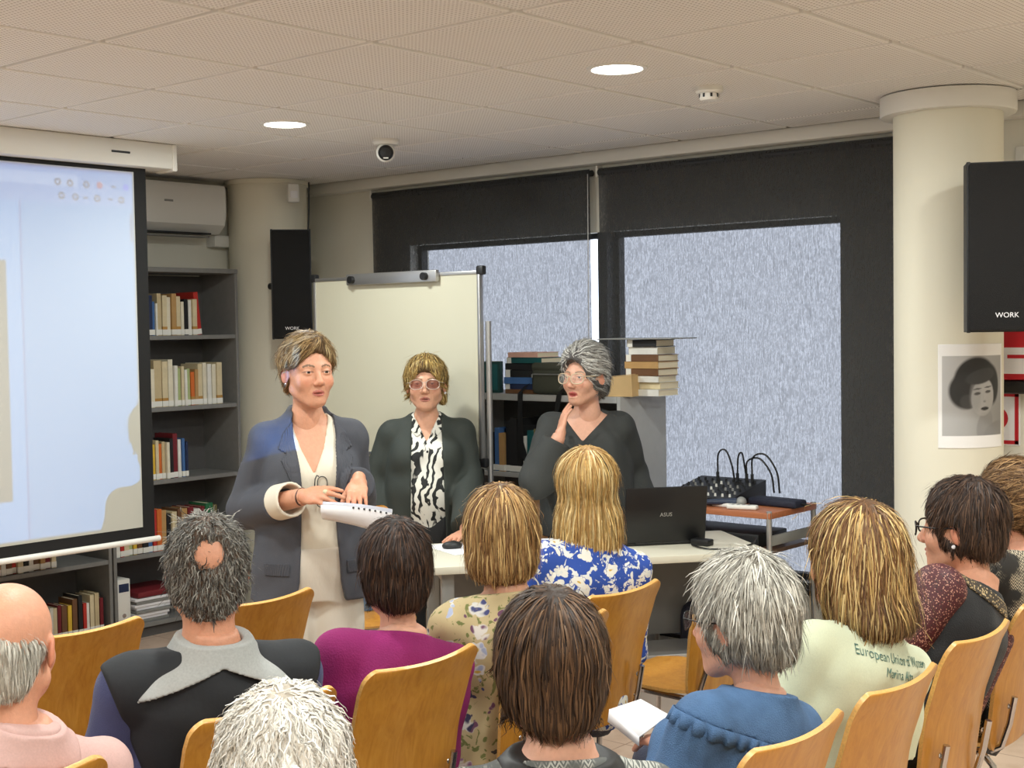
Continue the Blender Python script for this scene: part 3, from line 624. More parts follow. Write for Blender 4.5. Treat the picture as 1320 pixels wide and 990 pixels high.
# laptop, lid back towards the camera
lx, ly = desk_inv(atz(857, 703, TZ)); ly = max(ly, .22)
lw, ldp, lh = .365, .245, .245
e = empty('laptop', desk(lx, ly+.01, .001), ang, 'open black laptop with a silver logo, lid back towards the audience', 'laptop')
MB().box((-lw/2, -.0, 0), (lw/2, ldp, .018), .004).build('base', M_black, e)
LM = Matrix.Translation((0, -.002, .016)) @ Matrix.Rotation(R(10), 4, 'X')
M_lid = mat('laptop_lid', rgb(20, 20, 22), .35, bump=(300, .1))
lid = MB().box((-lw/2, -.009, 0), (lw/2, 0, lh), .004, M=LM).build('lid', M_lid, e)
MB().box((-lw/2+.012, 0.0, .018), (lw/2-.012, .001, lh-.012), M=LM).build('screen', mat('laptop_screen', rgb(60, 70, 90), .2), lid)
text_obj('logo', 'ASUS', .024, M_alu, lid, LM @ Matrix.Translation((.0, -.0098, lh*.50)) @ Matrix.Rotation(R(90), 4, 'X'))
MB().box((-lw/2+.03, .03, .018), (lw/2-.03, .14, .0195)).build('keyboard', M_dark, e)
MB().tube([(-.13, .002, .012), (.13, .002, .012)], .008, 10).build('hinge', M_dark, e)
# charger brick + cable
cx_, cy_ = desk_inv(atz(905, 703, TZ))
tag(MB().box((-.045, -.025, 0), (.045, .025, .028), .006).build('power_brick', M_black), 'black laptop power brick beside the laptop on the desk', 'power brick').location = desk(cx_, max(cy_, .2), .001)
pts = [desk(cx_-.05, .2, .006), desk(cx_-.02, .09, .006), desk(cx_+.08, .07, .006), desk(cx_+.2, .15, .006), desk(cx_+.28, .3, .006)]
tag(MB().tube(sm(pts), .004, 6).build('power_cable', M_black), 'thin black power cable looping over the desk beside the laptop', 'cable')
# papers, spectacles case and mouse on the desk
for (px_, py_, rz, sx_, sy_, lab) in ((566, 699, .3, .21, .297, 'white sheet of paper under the hand of the woman in sunglasses'), (596, 703, .9, .21, .15, 'small white sheet of paper beside the dark mouse on the desk'), (700, 692, -.2, .21, .297, 'white sheet of paper on the desk behind the blonde woman')):
    o = tag(MB().box((-sx_/2, -sy_/2, 0), (sx_/2, sy_/2, .0015)).build('paper_sheet', M_paper, smooth=False), lab, 'paper', 'papers on the desk'); q = desk_inv(atz(px_, py_, TZ)); o.location = desk(min(max(q[0], .2), TLEN-.2), min(max(q[1], .18), TDEP-.17), .001+.0016*(px_ == 596)); o.rotation_euler = (0, 0, ang+rz)
q = desk_inv(atz(583, 708, TZ)); o = empty('computer_mouse', desk(q[0], max(q[1], .12), .004), ang, 'small dark computer mouse on the papers on the desk', 'mouse')
MB().sph((0, 0, .012), (.045, .028, .02), 16).build('shell', M_dark, o); MB().box((-.006, -.003, .028), (.012, .003, .034), .002).build('wheel', M_black, o)
o = empty('water_bottle', (-4.36, 4.08, .458), 0, 'small blue tinted plastic water bottle on the chair left of the desk', 'bottle')
mw = mat('bottle_plastic', rgb(120, 165, 215), .15); mw.node_tree.nodes['Principled BSDF'].inputs['Transmission Weight'].default_value = .6
MB().lathe([(0, 0), (.031, 0), (.033, .01), (.031, .05), (.033, .10), (.032, .14), (.014, .18), (.013, .195), (0, .195)], n=20).build('bottle_body', mw, o)
MB().lathe([(0, .19), (.016, .19), (.016, .21), (0, .21)], n=16).build('cap', M_white, o)
# things under the desk
e = empty('amplifier_case', desk(TLEN-.42, .22, -TZ), ang, 'grey metal case with round black holes under the desk', 'metal case')
MB().box((-.16, -.13, 0), (.16, .13, .30), .006).build('case', M_alu, e)
for x in (-.09, .07): MB().tube([(x, -.134, .22), (x, -.128, .22)], .035, 20).build('vent_hole', M_black, e)
MB().box((-.165, -.14, .285), (.165, .13, .31), .004).build('lid', M_alu, e)
e = empty('backpack', desk(TLEN-.10, .42, -TZ), ang+.3, 'dark navy backpack standing on the floor under the desk end', 'bag')
MB().box((-.15, -.10, 0), (.15, .10, .46), .07, seg=4).build('sack', mat('navy_nylon', rgb(30, 34, 52), .7, bump=(60, .4)), e); MB().box((-.11, -.135, .05), (.11, -.09, .25), .03, seg=3).build('front_pocket', mat('navy_nylon', rgb(30, 34, 52)), e)
MB().tube([(-.03, 0, .45), (-.03, 0, .50), (.03, 0, .50), (.03, 0, .45)], .008, 8).build('grab_handle', M_black, e)
# ------------------------------------------------------------------ equipment trolley
CX0, CX1, CY0, CY1, CZ = -3.66, -3.03, 5.27, 5.70, .85
e = empty('equipment_trolley', ((CX0+CX1)/2, CY0, 0), 0, 'metal trolley with reddish wooden top carrying the sound mixer', 'trolley'); cx = (CX0+CX1)/2
M_cherry = mat('cherry_laminate', rgb(176, 108, 72), .4, noise=(12, .12, (1, 8, 8)))
def bx(lo, hi, nm, mm, bev=.003): return MB().box((lo[0]-cx, lo[1]-CY0, lo[2]), (hi[0]-cx, hi[1]-CY0, hi[2]), bev).build(nm, mm, e)
bx((CX0, CY0, CZ-.028), (CX1, CY1, CZ), 'top_board', M_cherry)
bx((CX0+.02, CY0+.02, .66), (CX1-.02, CY1-.02, .678), 'middle_shelf', mat('dark_wood_shelf', rgb(96, 74, 60), .5)); bx((CX0+.02, CY0+.02, .22), (CX1-.02, CY1-.02, .24), 'lower_shelf', M_dark)
for x in (CX0+.012, CX1-.012):
    for y in (CY0+.012, CY1-.012):
        MB().tube([(x-cx, y-CY0, .06), (x-cx, y-CY0, CZ+.006)], .0125, 10).build('leg', M_alu, e)
        MB().tube([(x-cx-.012, y-CY0, .03), (x-cx+.012, y-CY0, .03)], .03, 14).build('caster', M_black, e)
    bx((x-.008, CY0+.02, .70), (x+.008, CY1-.02, .745), 'side_rail', M_greymetal)
bx((CX0+.02, CY0+.005, .60), (CX1-.02, CY0+.02, .64), 'front_rail', M_dark)
e2 = empty('amplifier', (cx+.05, CY0+.06, .241), 0, 'black rack amplifier on the lower trolley shelf', 'amplifier')
MB().box((-.22, 0, 0), (.22, .30, .20), .006).build('case', M_black, e2); MB().box((-.2, -.004, .03), (.2, .0, .17), .002).build('front_panel', M_dark, e2)
for k in range(4): MB().tube([(-.13+.08*k, -.02, .10), (-.13+.08*k, -.003, .10)], .015, 12).build('knob', M_alu, e2)
e2 = empty('receiver', (cx, CY0+.06, .679), 0, 'flat black receiver with cables on the middle trolley shelf', 'receiver')
MB().box((-.22, 0, 0), (.22, .26, .06), .004).build('case', M_black, e2); MB().box((-.21, -.003, .01), (.21, 0, .05)).build('front_panel', M_dark, e2)
# mixer
e = empty('sound_mixer', (CX0+.20, CY0+.24, CZ+.001), 0, 'black sound mixer with rows of knobs and plugged cables on the trolley', 'mixer')
MXM = Matrix.Translation((0, 0, .028)) @ Matrix.Rotation(R(14), 4, 'X')
MB().prism([(-.16, 0), (.16, 0), (.16, .095), (-.16, .035)], .36, Matrix(((0, 0, 1, -.18), (1, 0, 0, 0), (0, 1, 0, 0), (0, 0, 0, 1)))).build('case', M_black, e, smooth=False)
kc = [pmat('white'), pmat('grey'), M_dark, M_black, pmat('grey')]
for i in range(9):
    for j in range(6):
        y = -.13+.045*j; z = .035+(y+.16)*.1875
        MB().lathe([(0, 0), (.006, 0), (.005, .014), (0, .015)], c=(-.155+.039*i, y, z), n=8).build('knob', kc[(i*j+j) % 5] if j < 5 else M_black, e)
for k, (x0, x1) in enumerate(((-.05, .03), (.06, .10), (.11, .24), (.14, .27))):
    h = .10+.02*(k % 2)+(.03 if k == 0 else 0)
    MB().tube([(x0, .10, .085), (x0, .10, .125)], .008, 8).build('plug', M_dark, e)
    MB().tube(sm([(x0, .10, .12), (x0+.005, .10, .085+h), ((x0+x1)/2, .11, .10+h), (x1-.01, .12, .07+h*.6), (x1, .13, .04)]), .0045, 6).build('cable', M_black, e)
e = empty('microphone', (CX1-.24, CY0+.08, CZ+.026), R(20), 'dark handheld microphone with grey mesh head on the trolley', 'microphone')
MB().tube([(-.14, 0, -.004), (.0, 0, 0), (.02, 0, 0)], [.012, .017, .02], 14).build('handle', mat('mic_blue', rgb(50, 60, 80), .4), e); MB().sph((.04, 0, .0), .025, 16).build('mesh_head', M_greymetal, e)
e = empty('cable_pouch', (CX1-.10, CY0+.24, CZ+.001), R(-5), 'flat navy case with a wrist loop at the trolley edge', 'case')
MB().box((-.13, -.05, 0), (.13, .05, .035), .012, seg=3).build('pouch', mat('navy_nylon', rgb(30, 34, 52)), e); MB().tube([(.13, 0, .02), (.16, -.01, .02), (.17, .01, .015), (.13, .01, .015)], .004, 6).build('wrist_loop', M_dark, e)
for k, (dx, dy, rz, lab) in enumerate(((-.17, .02, .25, 'cream remote control lying at the front edge of the trolley'), (-.27, .045, -.1, 'white tangled adapter lying beside the microphone on the trolley'))):
    e = empty('remote_control', (CX1+dx, CY0+dy+.03, CZ+.001), rz, lab, 'remote control'); MB().box((-.07, -.022, 0), (.07, .022, .02), .007, seg=3).build('body', M_white, e)
    for j in range(4): MB().box((-.05+.025*j, -.008, .0195), (-.038+.025*j, .008, .022), .001).build('button', M_greymetal, e)
# ------------------------------------------------------------------ chairs
m, g, b, tc = newmat('beech_veneer', .32); b.inputs['Coat Weight'].default_value = .3; b.inputs['Coat Roughness'].default_value = .2
v = g.scale(tc.outputs['Object'], (14, 14, 1.2)); n1 = g.noise(v, 3.0, 6, 1.2); n2 = g.noise(g.scale(tc.outputs['Object'], (90, 90, 3)), 3.0, 3)
f_ = g.m('MULTIPLY_ADD', n1.outputs['Fac'], .75, g.m('MULTIPLY', n2.outputs['Fac'], .25))
g.L.new(g.ramp(f_, [(.3, rgb(178, 116, 38)), (.5, rgb(194, 133, 48)), (.72, rgb(204, 146, 60))]), b.inputs['Base Color'])
M_beech = m
M_edge = mat('plywood_edge', rgb(222, 172, 98), .4, noise=(1, .15, (200, 200, 200)))
def shell(name, rows, wtop, parent, thick=.011, corner=.05):
    """curved plywood: rows = centre line (y,z) list, width func; cross curve concave to +Y/up"""
    n = len(rows); nu = 13; bm = bmesh.new(); top = []; bot = []
    for i, (y, z, wd, cv) in enumerate(rows):
        a = rows[max(i-1, 0)]; c_ = rows[min(i+1, n-1)]; t = Vector((0, c_[0]-a[0], c_[1]-a[1])).normalized(); nn = Vector((1, 0, 0)).cross(t)
        rt, rb = [], []
        for j in range(nu):
            s = 2*j/(nu-1)-1; x = wd/2*s
            p = Vector((x, y, z)) + nn*(-cv*s*s)
            rt.append(bm.verts.new(p+nn*thick/2)); rb.append(bm.verts.new(p-nn*thick/2))
        top.append(rt); bot.append(rb)
    for i in range(n-1):
        for j in range(nu-1):
            bm.faces.new((top[i][j], top[i+1][j], top[i+1][j+1], top[i][j+1])); bm.faces.new((bot[i][j], bot[i][j+1], bot[i+1][j+1], bot[i+1][j]))
    def side(a, b_, flip):
        for k in range(len(a)-1):
            f = bm.faces.new((a[k], a[k+1], b_[k+1], b_[k])); f.material_index = 1
    side([r_[0] for r_ in top], [r_[0] for r_ in bot], 0); side([r_[-1] for r_ in top], [r_[-1] for r_ in bot], 1)
    side(top[0], bot[0], 0); side(top[-1], bot[-1], 0)
    bmesh.ops.recalc_face_normals(bm, faces=bm.faces)
    me = bpy.data.meshes.new(name); bm.to_mesh(me); bm.free(); me.materials.append(M_beech); me.materials.append(M_edge)
    me.polygons.foreach_set('use_smooth', [True]*len(me.polygons)); me.set_sharp_from_angle(angle=R(50))
    return link(bpy.data.objects.new(name, me), parent)
def rnd_rows(rows, k=.045):
    """round the four corners by narrowing the end rows"""
    out = []; n = len(rows)
    L = [0.0]
    for a, c_ in zip(rows, rows[1:]): L.append(L[-1]+math.hypot(c_[0]-a[0], c_[1]-a[1]))
    for (y, z, wd, cv), l in zip(rows, L):
        d = min(l, L[-1]-l); q = 0 if d >= k else k-math.sqrt(max(k*k-(k-d)**2, 0)); out.append((y, z, wd-2*q, cv))
    return out
def lerp_rows(keys, n, ends=.045):
    ts = sorted(set([i/(n-1) for i in range(n)]+[.002, .007, .015, .026, .04, .06, .94, .96, .974, .985, .993, .998]))
    kt = [k_[0] for k_ in keys]; return [tuple(float(np.interp(t, kt, [k_[j] for k_ in keys])) for j in (1, 2, 3, 4)) for t in ts]
def make_chair():
    e = empty('wooden_chair', (0, 0, 0)); tag(e, 'x', 'chair', 'stacking chairs with beech plywood backs')
    back = lerp_rows([(0, -.188, .43, .36, .012), (.12, -.196, .48, .375, .02), (.5, -.222, .66, .395, .024), (.85, -.268, .81, .408, .024), (1, -.295, .868, .412, .022)], 14)
    shell('backrest', rnd_rows(back, .04), 0, e)
    seat = lerp_rows([(0, -.19, .452, .36, -.004), (.3, -.10, .446, .40, -.008), (.7, .10, .452, .41, -.006), (.9, .20, .446, .40, 0), (1, .235, .428, .38, 0)], 12)
    shell('seat', rnd_rows(seat, .05), 0, e)
    for sx in (-1, 1):
        MB().tube([(sx*.185, .205, .012), (sx*.182, .185, .40), (sx*.175, .15, .432), (sx*.172, .0, .434)], .0105, 10).build('leg', M_chrome, e)
        MB().tube([(sx*.195, -.26, .012), (sx*.186, -.19, .40), (sx*.176, -.155, .432), (sx*.172, .0, .434)], .0105, 10).build('leg', M_chrome, e)
        MB().tube([(sx*.15, -.17, .434), (sx*.145, -.2, .45), (sx*.14, -.222, .52), (sx*.14, -.237, .60)], .0095, 10).build('back_support', M_chrome, e)
        for y in (.205, -.26): MB().lathe([(0, 0), (.014, 0), (.013, .02), (0, .02)], c=(sx*(.185 if y > 0 else .195), y, 0), n=12).build('foot_cap', M_black, e)
        for z in (.50, .57): MB().sph((sx*.14, -.2215-(z-.5)*.14+.012, z), (.008, .004, .008), 8).build('rivet', M_chrome, e)
    MB().tube([(-.172, .02, .434), (.172, .02, .434)], .009, 8).build('cross_bar', M_chrome, e)
    return e
chair0 = make_chair(); used = False
def chair(xb, yc, rz, label):
    """xb = world x of backrest top (chair faces -x when rz=90)"""
    global used
    c = chair0 if not used else copy_tree(chair0); used = True
    d = Matrix.Rotation(R(rz), 3, 'Z') @ Vector((0, -.28, 0)); c.location = (xb-d.x, yc-d.y, 0); c.rotation_euler = (0, 0, R(rz)); c['label'] = label
    return c
CH = {}
for key, xb, yc, rz, lab in (('P1', -2.30, 1.26, 88, 'beech chair under the bald man in pink at the left edge'), ('P2', -2.32, 1.88, 90, 'beech chair under the man in the black vest'), ('P4', -2.335, 2.385, 91, 'beech chair with wide curved back behind the woman in magenta'),
      ('P5', -2.32, 2.93, 90, 'beech chair behind the woman in the beige floral blouse'), ('P7', -2.462, 3.40, 90, 'beech chair behind the woman in the blue and white blouse'), ('E1', -2.40, 3.98, 90, 'empty beech chair beside the blonde woman, seat in view'),
      ('P3', -1.36, 1.20, 90, 'beech chair under the white haired woman at the bottom edge'), ('P6', -1.20, 1.72, 90, 'beech chair under the brown haired woman in the grey patterned top'), ('P8', -1.318, 2.41, 90, 'beech chair behind the woman in the denim blouse'),
      ('P9', -1.325, 2.905, 90, 'beech chair behind the woman in the pale green shirt'), ('P10', -1.365, 3.475, 90, 'beech chair behind the woman with burgundy speckled sleeves'), ('P11', -1.40, 4.03, 92, 'beech chair at the far right of the back row'),
      ('E2', -3.335, 2.055, 90, 'empty beech chair behind the bald man, left front row'), ('E3', -3.26, 2.64, 92, 'empty beech chair at the knees of the standing woman in the grey blazer'),
      ('E4', -4.20, 5.23, -150, 'beech chair between the desk and the low bookcase'), ('E5', -4.62, 4.20, -120, 'beech chair left of the desk behind the grey blazer')):
    CH[key] = chair(xb, yc, rz, lab)
# ================================================================== PEOPLE: implicit-surface modelling
class F:
    def __init__(s, lo, hi, h):
        s.h = h; s.lo = np.array(lo, float); n = np.ceil((np.array(hi)-s.lo)/h).astype(int)+1
        s.n = n; s.ax = [(s.lo[i]+h*np.arange(n[i])).astype(np.float32) for i in range(3)]
        s.v = np.full(n, .2, np.float32)
    def op(s, prim, k=.0, op='u'):
        fn, lo, hi = prim; pad = k+3*s.h
        i0 = np.maximum(np.floor((np.array(lo)-pad-s.lo)/s.h).astype(int), 0); i1 = np.minimum(np.ceil((np.array(hi)+pad-s.lo)/s.h).astype(int)+1, s.n)
        if np.any(i1 <= i0): return s
        sl = tuple(slice(a, b) for a, b in zip(i0, i1))
        d = fn(s.ax[0][sl[0]][:, None, None], s.ax[1][sl[1]][None, :, None], s.ax[2][sl[2]][None, None, :]).astype(np.float32)
        v = s.v[sl]
        if op == 'u':
            r_ = np.minimum(v, d)
            if k > 0: r_ = r_ - np.maximum(k-np.abs(v-d), 0)**2/(4*k)
        else:
            d = -d if op == 'sub' else d
            r_ = np.maximum(v, d)
            if k > 0: r_ = r_ + np.maximum(k-np.abs(v-d), 0)**2/(4*k)
        s.v[sl] = r_; return s
    def u(s, p, k=.0): return s.op(p, k, 'u')
    def sub(s, p, k=.0): return s.op(p, k, 'sub')
    def keep(s, fn, k=.0): return s.op((fn, s.lo, s.lo+s.h*s.n), k, 'int')
    def wrinkle(s, amp, wl, seed, stretch=(1, 1, 1)):
        rs = np.random.RandomState(seed); X, Y, Z = s.ax[0][:, None, None], s.ax[1][None, :, None], s.ax[2][None, None, :]
        acc = np.zeros(tuple(s.n), np.float32)
        for i in range(5):
            q = rs.normal(size=3)*np.array(stretch); q *= 2*math.pi/(wl*rs.uniform(.7, 1.5))/max(np.linalg.norm(q), .1); ph = rs.uniform(0, 6.28)
            acc += np.sin(q[0]*X+q[1]*Y+q[2]*Z+ph+.9*np.sin(.5*(q[1]*X-q[0]*Z)+ph))
        s.v += (amp*acc/2.2).astype(np.float32); return s
    def mesh(s):
        v = s.v; v[0] = v[-1] = .2; v[:, 0] = v[:, -1] = .2; v[:, :, 0] = v[:, :, -1] = .2
        sg = v < 0; n = s.n
        c = lambda a, i, j, k: a[i:n[0]-1+i, j:n[1]-1+j, k:n[2]-1+k]
        cnt = sum(c(sg, i, j, k).astype(np.int8) for i in (0, 1) for j in (0, 1) for k in (0, 1))
        act = (cnt > 0) & (cnt < 8); I = np.argwhere(act)
        corner = {(i, j, k): v[I[:, 0]+i, I[:, 1]+j, I[:, 2]+k] for i in (0, 1) for j in (0, 1) for k in (0, 1)}
        P = np.zeros((len(I), 3)); W = np.zeros(len(I))
        for a in corner:
            for ax in range(3):
                if a[ax]: continue
                b = list(a); b[ax] = 1; b = tuple(b); va, vb = corner[a], corner[b]; m_ = (va < 0) != (vb < 0)
                t = np.where(m_, va/np.where(m_, va-vb, 1), 0); q = np.tile(np.array(a, float), (len(I), 1)); q[:, ax] += t
                P += q*m_[:, None]; W += m_
        P = (P/W[:, None]+I)*s.h+s.lo
        idx = np.full(tuple(np.array(n)-1), -1, np.int64); idx[tuple(I.T)] = np.arange(len(I))
        faces = []
        for ax in range(3):
            b, c_ = [(1, 2), (2, 0), (0, 1)][ax]
            s0 = [slice(1, -1)]*3; s0[ax] = slice(0, -1); s1 = list(s0); s1[ax] = slice(1, None)
            A, B = sg[tuple(s0)], sg[tuple(s1)]
            for flip in (False, True):
                E = np.argwhere((A & ~B) if not flip else (~A & B))
                if len(E) == 0: continue
                off = np.ones(3, int); off[ax] = 0; E = E+off
                db = np.zeros(3, int); db[b] = 1; dc = np.zeros(3, int); dc[c_] = 1
                g4 = [idx[tuple((E-x).T)] for x in (db+dc, dc, 0*db, db)]
                q = np.stack(g4, 1); faces.append(q[:, ::-1] if flip else q)
        Fq = np.concatenate(faces); return P, Fq[(Fq >= 0).all(1)]
    def sample(s, p):
        q = np.clip((p-s.lo)/s.h, 0, np.array(s.n)-1.001); i = q.astype(int); f = q-i; r_ = 0
        for a in (0, 1):
            for b in (0, 1):
                for c in (0, 1):
                    wt = (f[:, 0] if a else 1-f[:, 0])*(f[:, 1] if b else 1-f[:, 1])*(f[:, 2] if c else 1-f[:, 2]); r_ = r_+wt*s.v[i[:, 0]+a, i[:, 1]+b, i[:, 2]+c]
        return r_
    def grad(s, p, e=None):
        e = e or s.h; g_ = np.stack([s.sample(p+np.eye(3)[i]*e)-s.sample(p-np.eye(3)[i]*e) for i in range(3)], 1)
        return g_/np.maximum(np.linalg.norm(g_, axis=1, keepdims=True), 1e-6)
def cone(a, b, ra, rb, sc=None, clip=None):
    a = np.array(a, float); b = np.array(b, float); ba = b-a; L2 = max(float(ba@ba), 1e-9); rm = max(ra, rb)
    def fn(x, y, z):
        px_, py_, pz_ = x-a[0], y-a[1], z-a[2]
        t = np.clip((px_*ba[0]+py_*ba[1]+pz_*ba[2])/L2, 0, 1)
        d = np.sqrt((px_-t*ba[0])**2+(py_-t*ba[1])**2+(pz_-t*ba[2])**2)-(ra+(rb-ra)*t)
        if clip is not None:
            p0, nn = clip; d = np.maximum(d, (x-p0[0])*nn[0]+(y-p0[1])*nn[1]+(z-p0[2])*nn[2])
        return d
    return fn, np.minimum(a, b)-rm, np.maximum(a, b)+rm
def ell(c, r, rot=None):
    c = np.array(c, float); r = np.array(r, float); Rm = np.eye(3) if rot is None else np.array(rot)
    def fn(x, y, z):
        X, Y, Z = x-c[0], y-c[1], z-c[2]
        q = [(Rm[0, i]*X+Rm[1, i]*Y+Rm[2, i]*Z)/r[i] for i in range(3)]
        k0 = np.sqrt(q[0]**2+q[1]**2+q[2]**2); k1 = np.sqrt((q[0]/r[0])**2+(q[1]/r[1])**2+(q[2]/r[2])**2)
        return k0*(k0-1)/np.maximum(k1, 1e-6)
    m_ = r.max() if rot is not None else r
    return fn, c-m_, c+m_
def rotm(ax, deg): return np.array(Matrix.Rotation(R(deg), 3, ax))
def loft(rows, ex=0.0, p=2.4, zlo=None, zhi=None):
    rows = np.array(rows, float); zl = rows[0, 0] if zlo is None else zlo; zh = rows[-1, 0] if zhi is None else zhi
    zz = np.linspace(rows[0, 0], rows[-1, 0], 60)
    sm = [np.convolve(np.pad(np.interp(zz, rows[:, 0], rows[:, i]), 4, 'edge'), np.ones(9)/9, 'valid') for i in (1, 2, 3)]
    def fn(x, y, z):
        a = np.interp(z, zz, sm[0])+ex; b = np.interp(z, zz, sm[1])+ex; c = np.interp(z, zz, sm[2])
        d = ((np.abs(x)/a)**p+(np.abs(y-c)/b)**p)**(1/p)
        d = (d-1)*np.minimum(a, b)
        return np.maximum(np.maximum(d, zl-z), z-zh)
    am, bm_ = rows[:, 1].max()+ex, rows[:, 2].max()+ex+.05
    return fn, np.array([-am, -bm_, zl]), np.array([am, bm_, zh])
# ---------------------------------------------------------------- head
def head_field(h, female=True, mouth=0.0, age=0.3):
    f = F((-.105, -.14, -.235), (.105, .14, .15), h)
    f.u(ell((0, -.012, .035), (.076, .095, .087)))
    f.u(ell((0, .026, -.028), (.061, .064, .080)), .03)
    jw = .050 if female else .056
    for s in (-1, 1):
        f.u(cone((s*jw, -.002, -.058), (s*.016, .062, -.099), .016, .015), .03)
        f.u(ell((s*.036, .058, -.030), (.027, .026, .028)), .02)
        f.u(cone((s*.010, .080, .022), (s*.046, .066, .020), .009, .008), .016)
    f.u(ell((0, .066, -.098), (.022, .020, .018)), .022)
    f.u(ell((0, .066, -.064), (.032, .022, .026)), .02)
    for s in (-1, 1): f.sub(ell((s*.031, .099, .003), (.019, .015, .012)), .014)
    f.u(cone((0, .084, .012), (0, .106, -.030), .0075, .0115), .010); f.u(ell((0, .107, -.033), (.0115, .011, .010)), .006)
    for s in (-1, 1): f.u(ell((s*.0125, .097, -.037), (.008, .010, .0075)), .006)
    for s in (-1, 1): f.sub(ell((s*.006, .103, -.0455), (.004, .006, .003)), .002)
    # eyelids and slit
    for s in (-1, 1):
        f.u(ell((s*.031, .0765, .003), (.0155, .0138, .0125)), .005)
        f.sub(ell((s*.031, .094, .0028), (.0132, .012, .0037)), .0015)
    # lips
    f.u(cone((-.019, .084, -.0665), (0, .0925, -.0635), .0035, .0055), .004); f.u(cone((.019, .084, -.0665), (0, .0925, -.0635), .0035, .0055), .004)
    mo = mouth*.012
    f.u(cone((-.015, .084, -.074-mo), (.015, .084, -.074-mo), .005, .005), .005); f.u(ell((0, .089, -.0745-mo), (.012, .006, .0055)), .004)
    f.sub(ell((0, .096, -.0688-mo*.5), (.020+.0*mo, .014, .0012+mo*.62)), .001)
    if age > .2:
        for s in (-1, 1): f.sub(cone((s*.019, .094, -.040), (s*.031, .084, -.066), .0022, .0022), .006)
    # ears
    for s in (-1, 1):
        f.u(ell((s*.079, -.012, -.004), (.0075, .019, .031), rotm('X', -12) @ rotm('Z', s*18)), .006); f.sub(ell((s*.088, -.008, .002), (.005, .009, .015)), .004)
    # neck
    nr = .0445 if female else .054
    f.u(cone((0, -.028, -.05), (0, -.036, -.16), nr, nr), .03); f.u(cone((0, -.036, -.16), (0, -.038, -.26), nr, nr+.012), .03)
    return f
def head_cols(V, skin, lip, brow, cheek=.25, scalp=None):
    c = np.tile(np.array(skin, np.float32), (len(V), 1)); x, y, z = V[:, 0], V[:, 1], V[:, 2]
    def blend(m_, col): nonlocal c; m_ = np.clip(m_, 0, 1)[:, None]; c = c*(1-m_)+np.array(col, np.float32)*m_
    red = np.array(skin)*np.array([1.04, .78, .74])
    for s in (-1, 1): blend(cheek*np.clip(1-np.sqrt(((x-s*.04)/.026)**2+((z+.03)/.024)**2)*1.0, 0, 1)*2*(y > .03), red)
    blend(cheek*1.2*np.clip(1.3-np.sqrt((x/.02)**2+((z+.034)/.016)**2), 0, 1)*(y > .08), red)
    for s in (-1, 1): blend(.5*(np.abs(x) > .078), red)
    lm = (np.sqrt((x/.0215)**2+((z+.0695)/.0115)**2) < 1) & (y > .074); blend(lm*.85, lip)
    for s in (-1, 1):
        xb = np.abs(x); zz = .0225+.006*np.sin(np.clip((xb-.012)/.036, 0, 1)*2.4)-.004*np.clip((xb-.03)/.02, 0, 1)
        bm_ = (xb > .011) & (xb < .049) & (np.abs(z-zz) < .0034) & (y > .05); blend(bm_*.75, brow)
    for s in (-1, 1):
        q = np.sqrt(((x-s*.031)/.0145)**2+((z-.0028)/.0052)**2); blend(((q > .75) & (q < 1.25) & (z > .0035) & (y > .07))*.6, (.05, .03, .025))
    if scalp is not None: blend((z > .05)*.5, scalp)
    return c
def np_join(parts):
    """parts: list of (V, Fq, cols)"""
    Vs, Fs, Cs, o = [], [], [], 0
    for V, Fq, C_ in parts: Vs.append(V); Fs.append(Fq+o); Cs.append(C_); o += len(V)
    return np.concatenate(Vs), np.concatenate(Fs), np.concatenate(Cs)
def hand_mesh(curl, spread=.06, thumb=(.75, .62, -.25), h=.0032, mirror=False, sc=1.0):
    """wrist at origin, fingers +y, back of the hand +z, thumb +x. curl: 4 total bend angles (rad, towards palm -z)"""
    f = F((-.075, -.075, -.14), (.095, .22, .06), h)
    f.u(cone((0, -.03, 0), (0, .005, 0), .026, .0245)); 
    f.u(ell((0.002, .05, .0), (.040, .052, .0155)), .02); f.u(ell((.022, .032, -.008), (.018, .032, .014)), .014)
    for i, (x, l, r_) in enumerate(((.029, .074, .0088), (.0098, .083, .0092), (-.0098, .076, .0087), (-.028, .060, .0078))):
        p = np.array([x, .084-.008*abs(i-1), .002]); a = 0.0; d0 = spread*(1.3-i)
        for seg, q in enumerate((.46, .30, .24)):
            a += curl[i]*(.42, .36, .22)[seg]
            dv = np.array([math.sin(d0)*math.cos(a), math.cos(d0)*math.cos(a), -math.sin(a)]); e = p+dv*l*q
            f.u(cone(p, e, r_*(1-.09*seg), r_*(1-.09*(seg+1))), .004 if seg else .008); p = e
    t = np.array(thumb, float); t /= np.linalg.norm(t); p = np.array([.026, .022, -.006]); t2 = t+np.array([-.25, .35, -.1]); t2 /= np.linalg.norm(t2)
    e1 = p+t*.042; f.u(cone(p, e1, .0135, .0105), .012); f.u(cone(e1, e1+t2*.032, .0105, .0085), .004)
    V, Fq = f.mesh(); V = V*sc
    if mirror: V = V*np.array([-1, 1, 1]); Fq = Fq[:, ::-1]
    return V, Fq
def M4(o, x, y, z): return np.array([[x[0], y[0], z[0], o[0]], [x[1], y[1], z[1], o[1]], [x[2], y[2], z[2], o[2]], [0, 0, 0, 1]], float)
def xf(M, V): return V @ M[:3, :3].T + M[:3, 3]
def nrm(v): v = np.array(v, float); return v/np.linalg.norm(v)
SKIN = np.array([lin(214), lin(160), lin(132)])
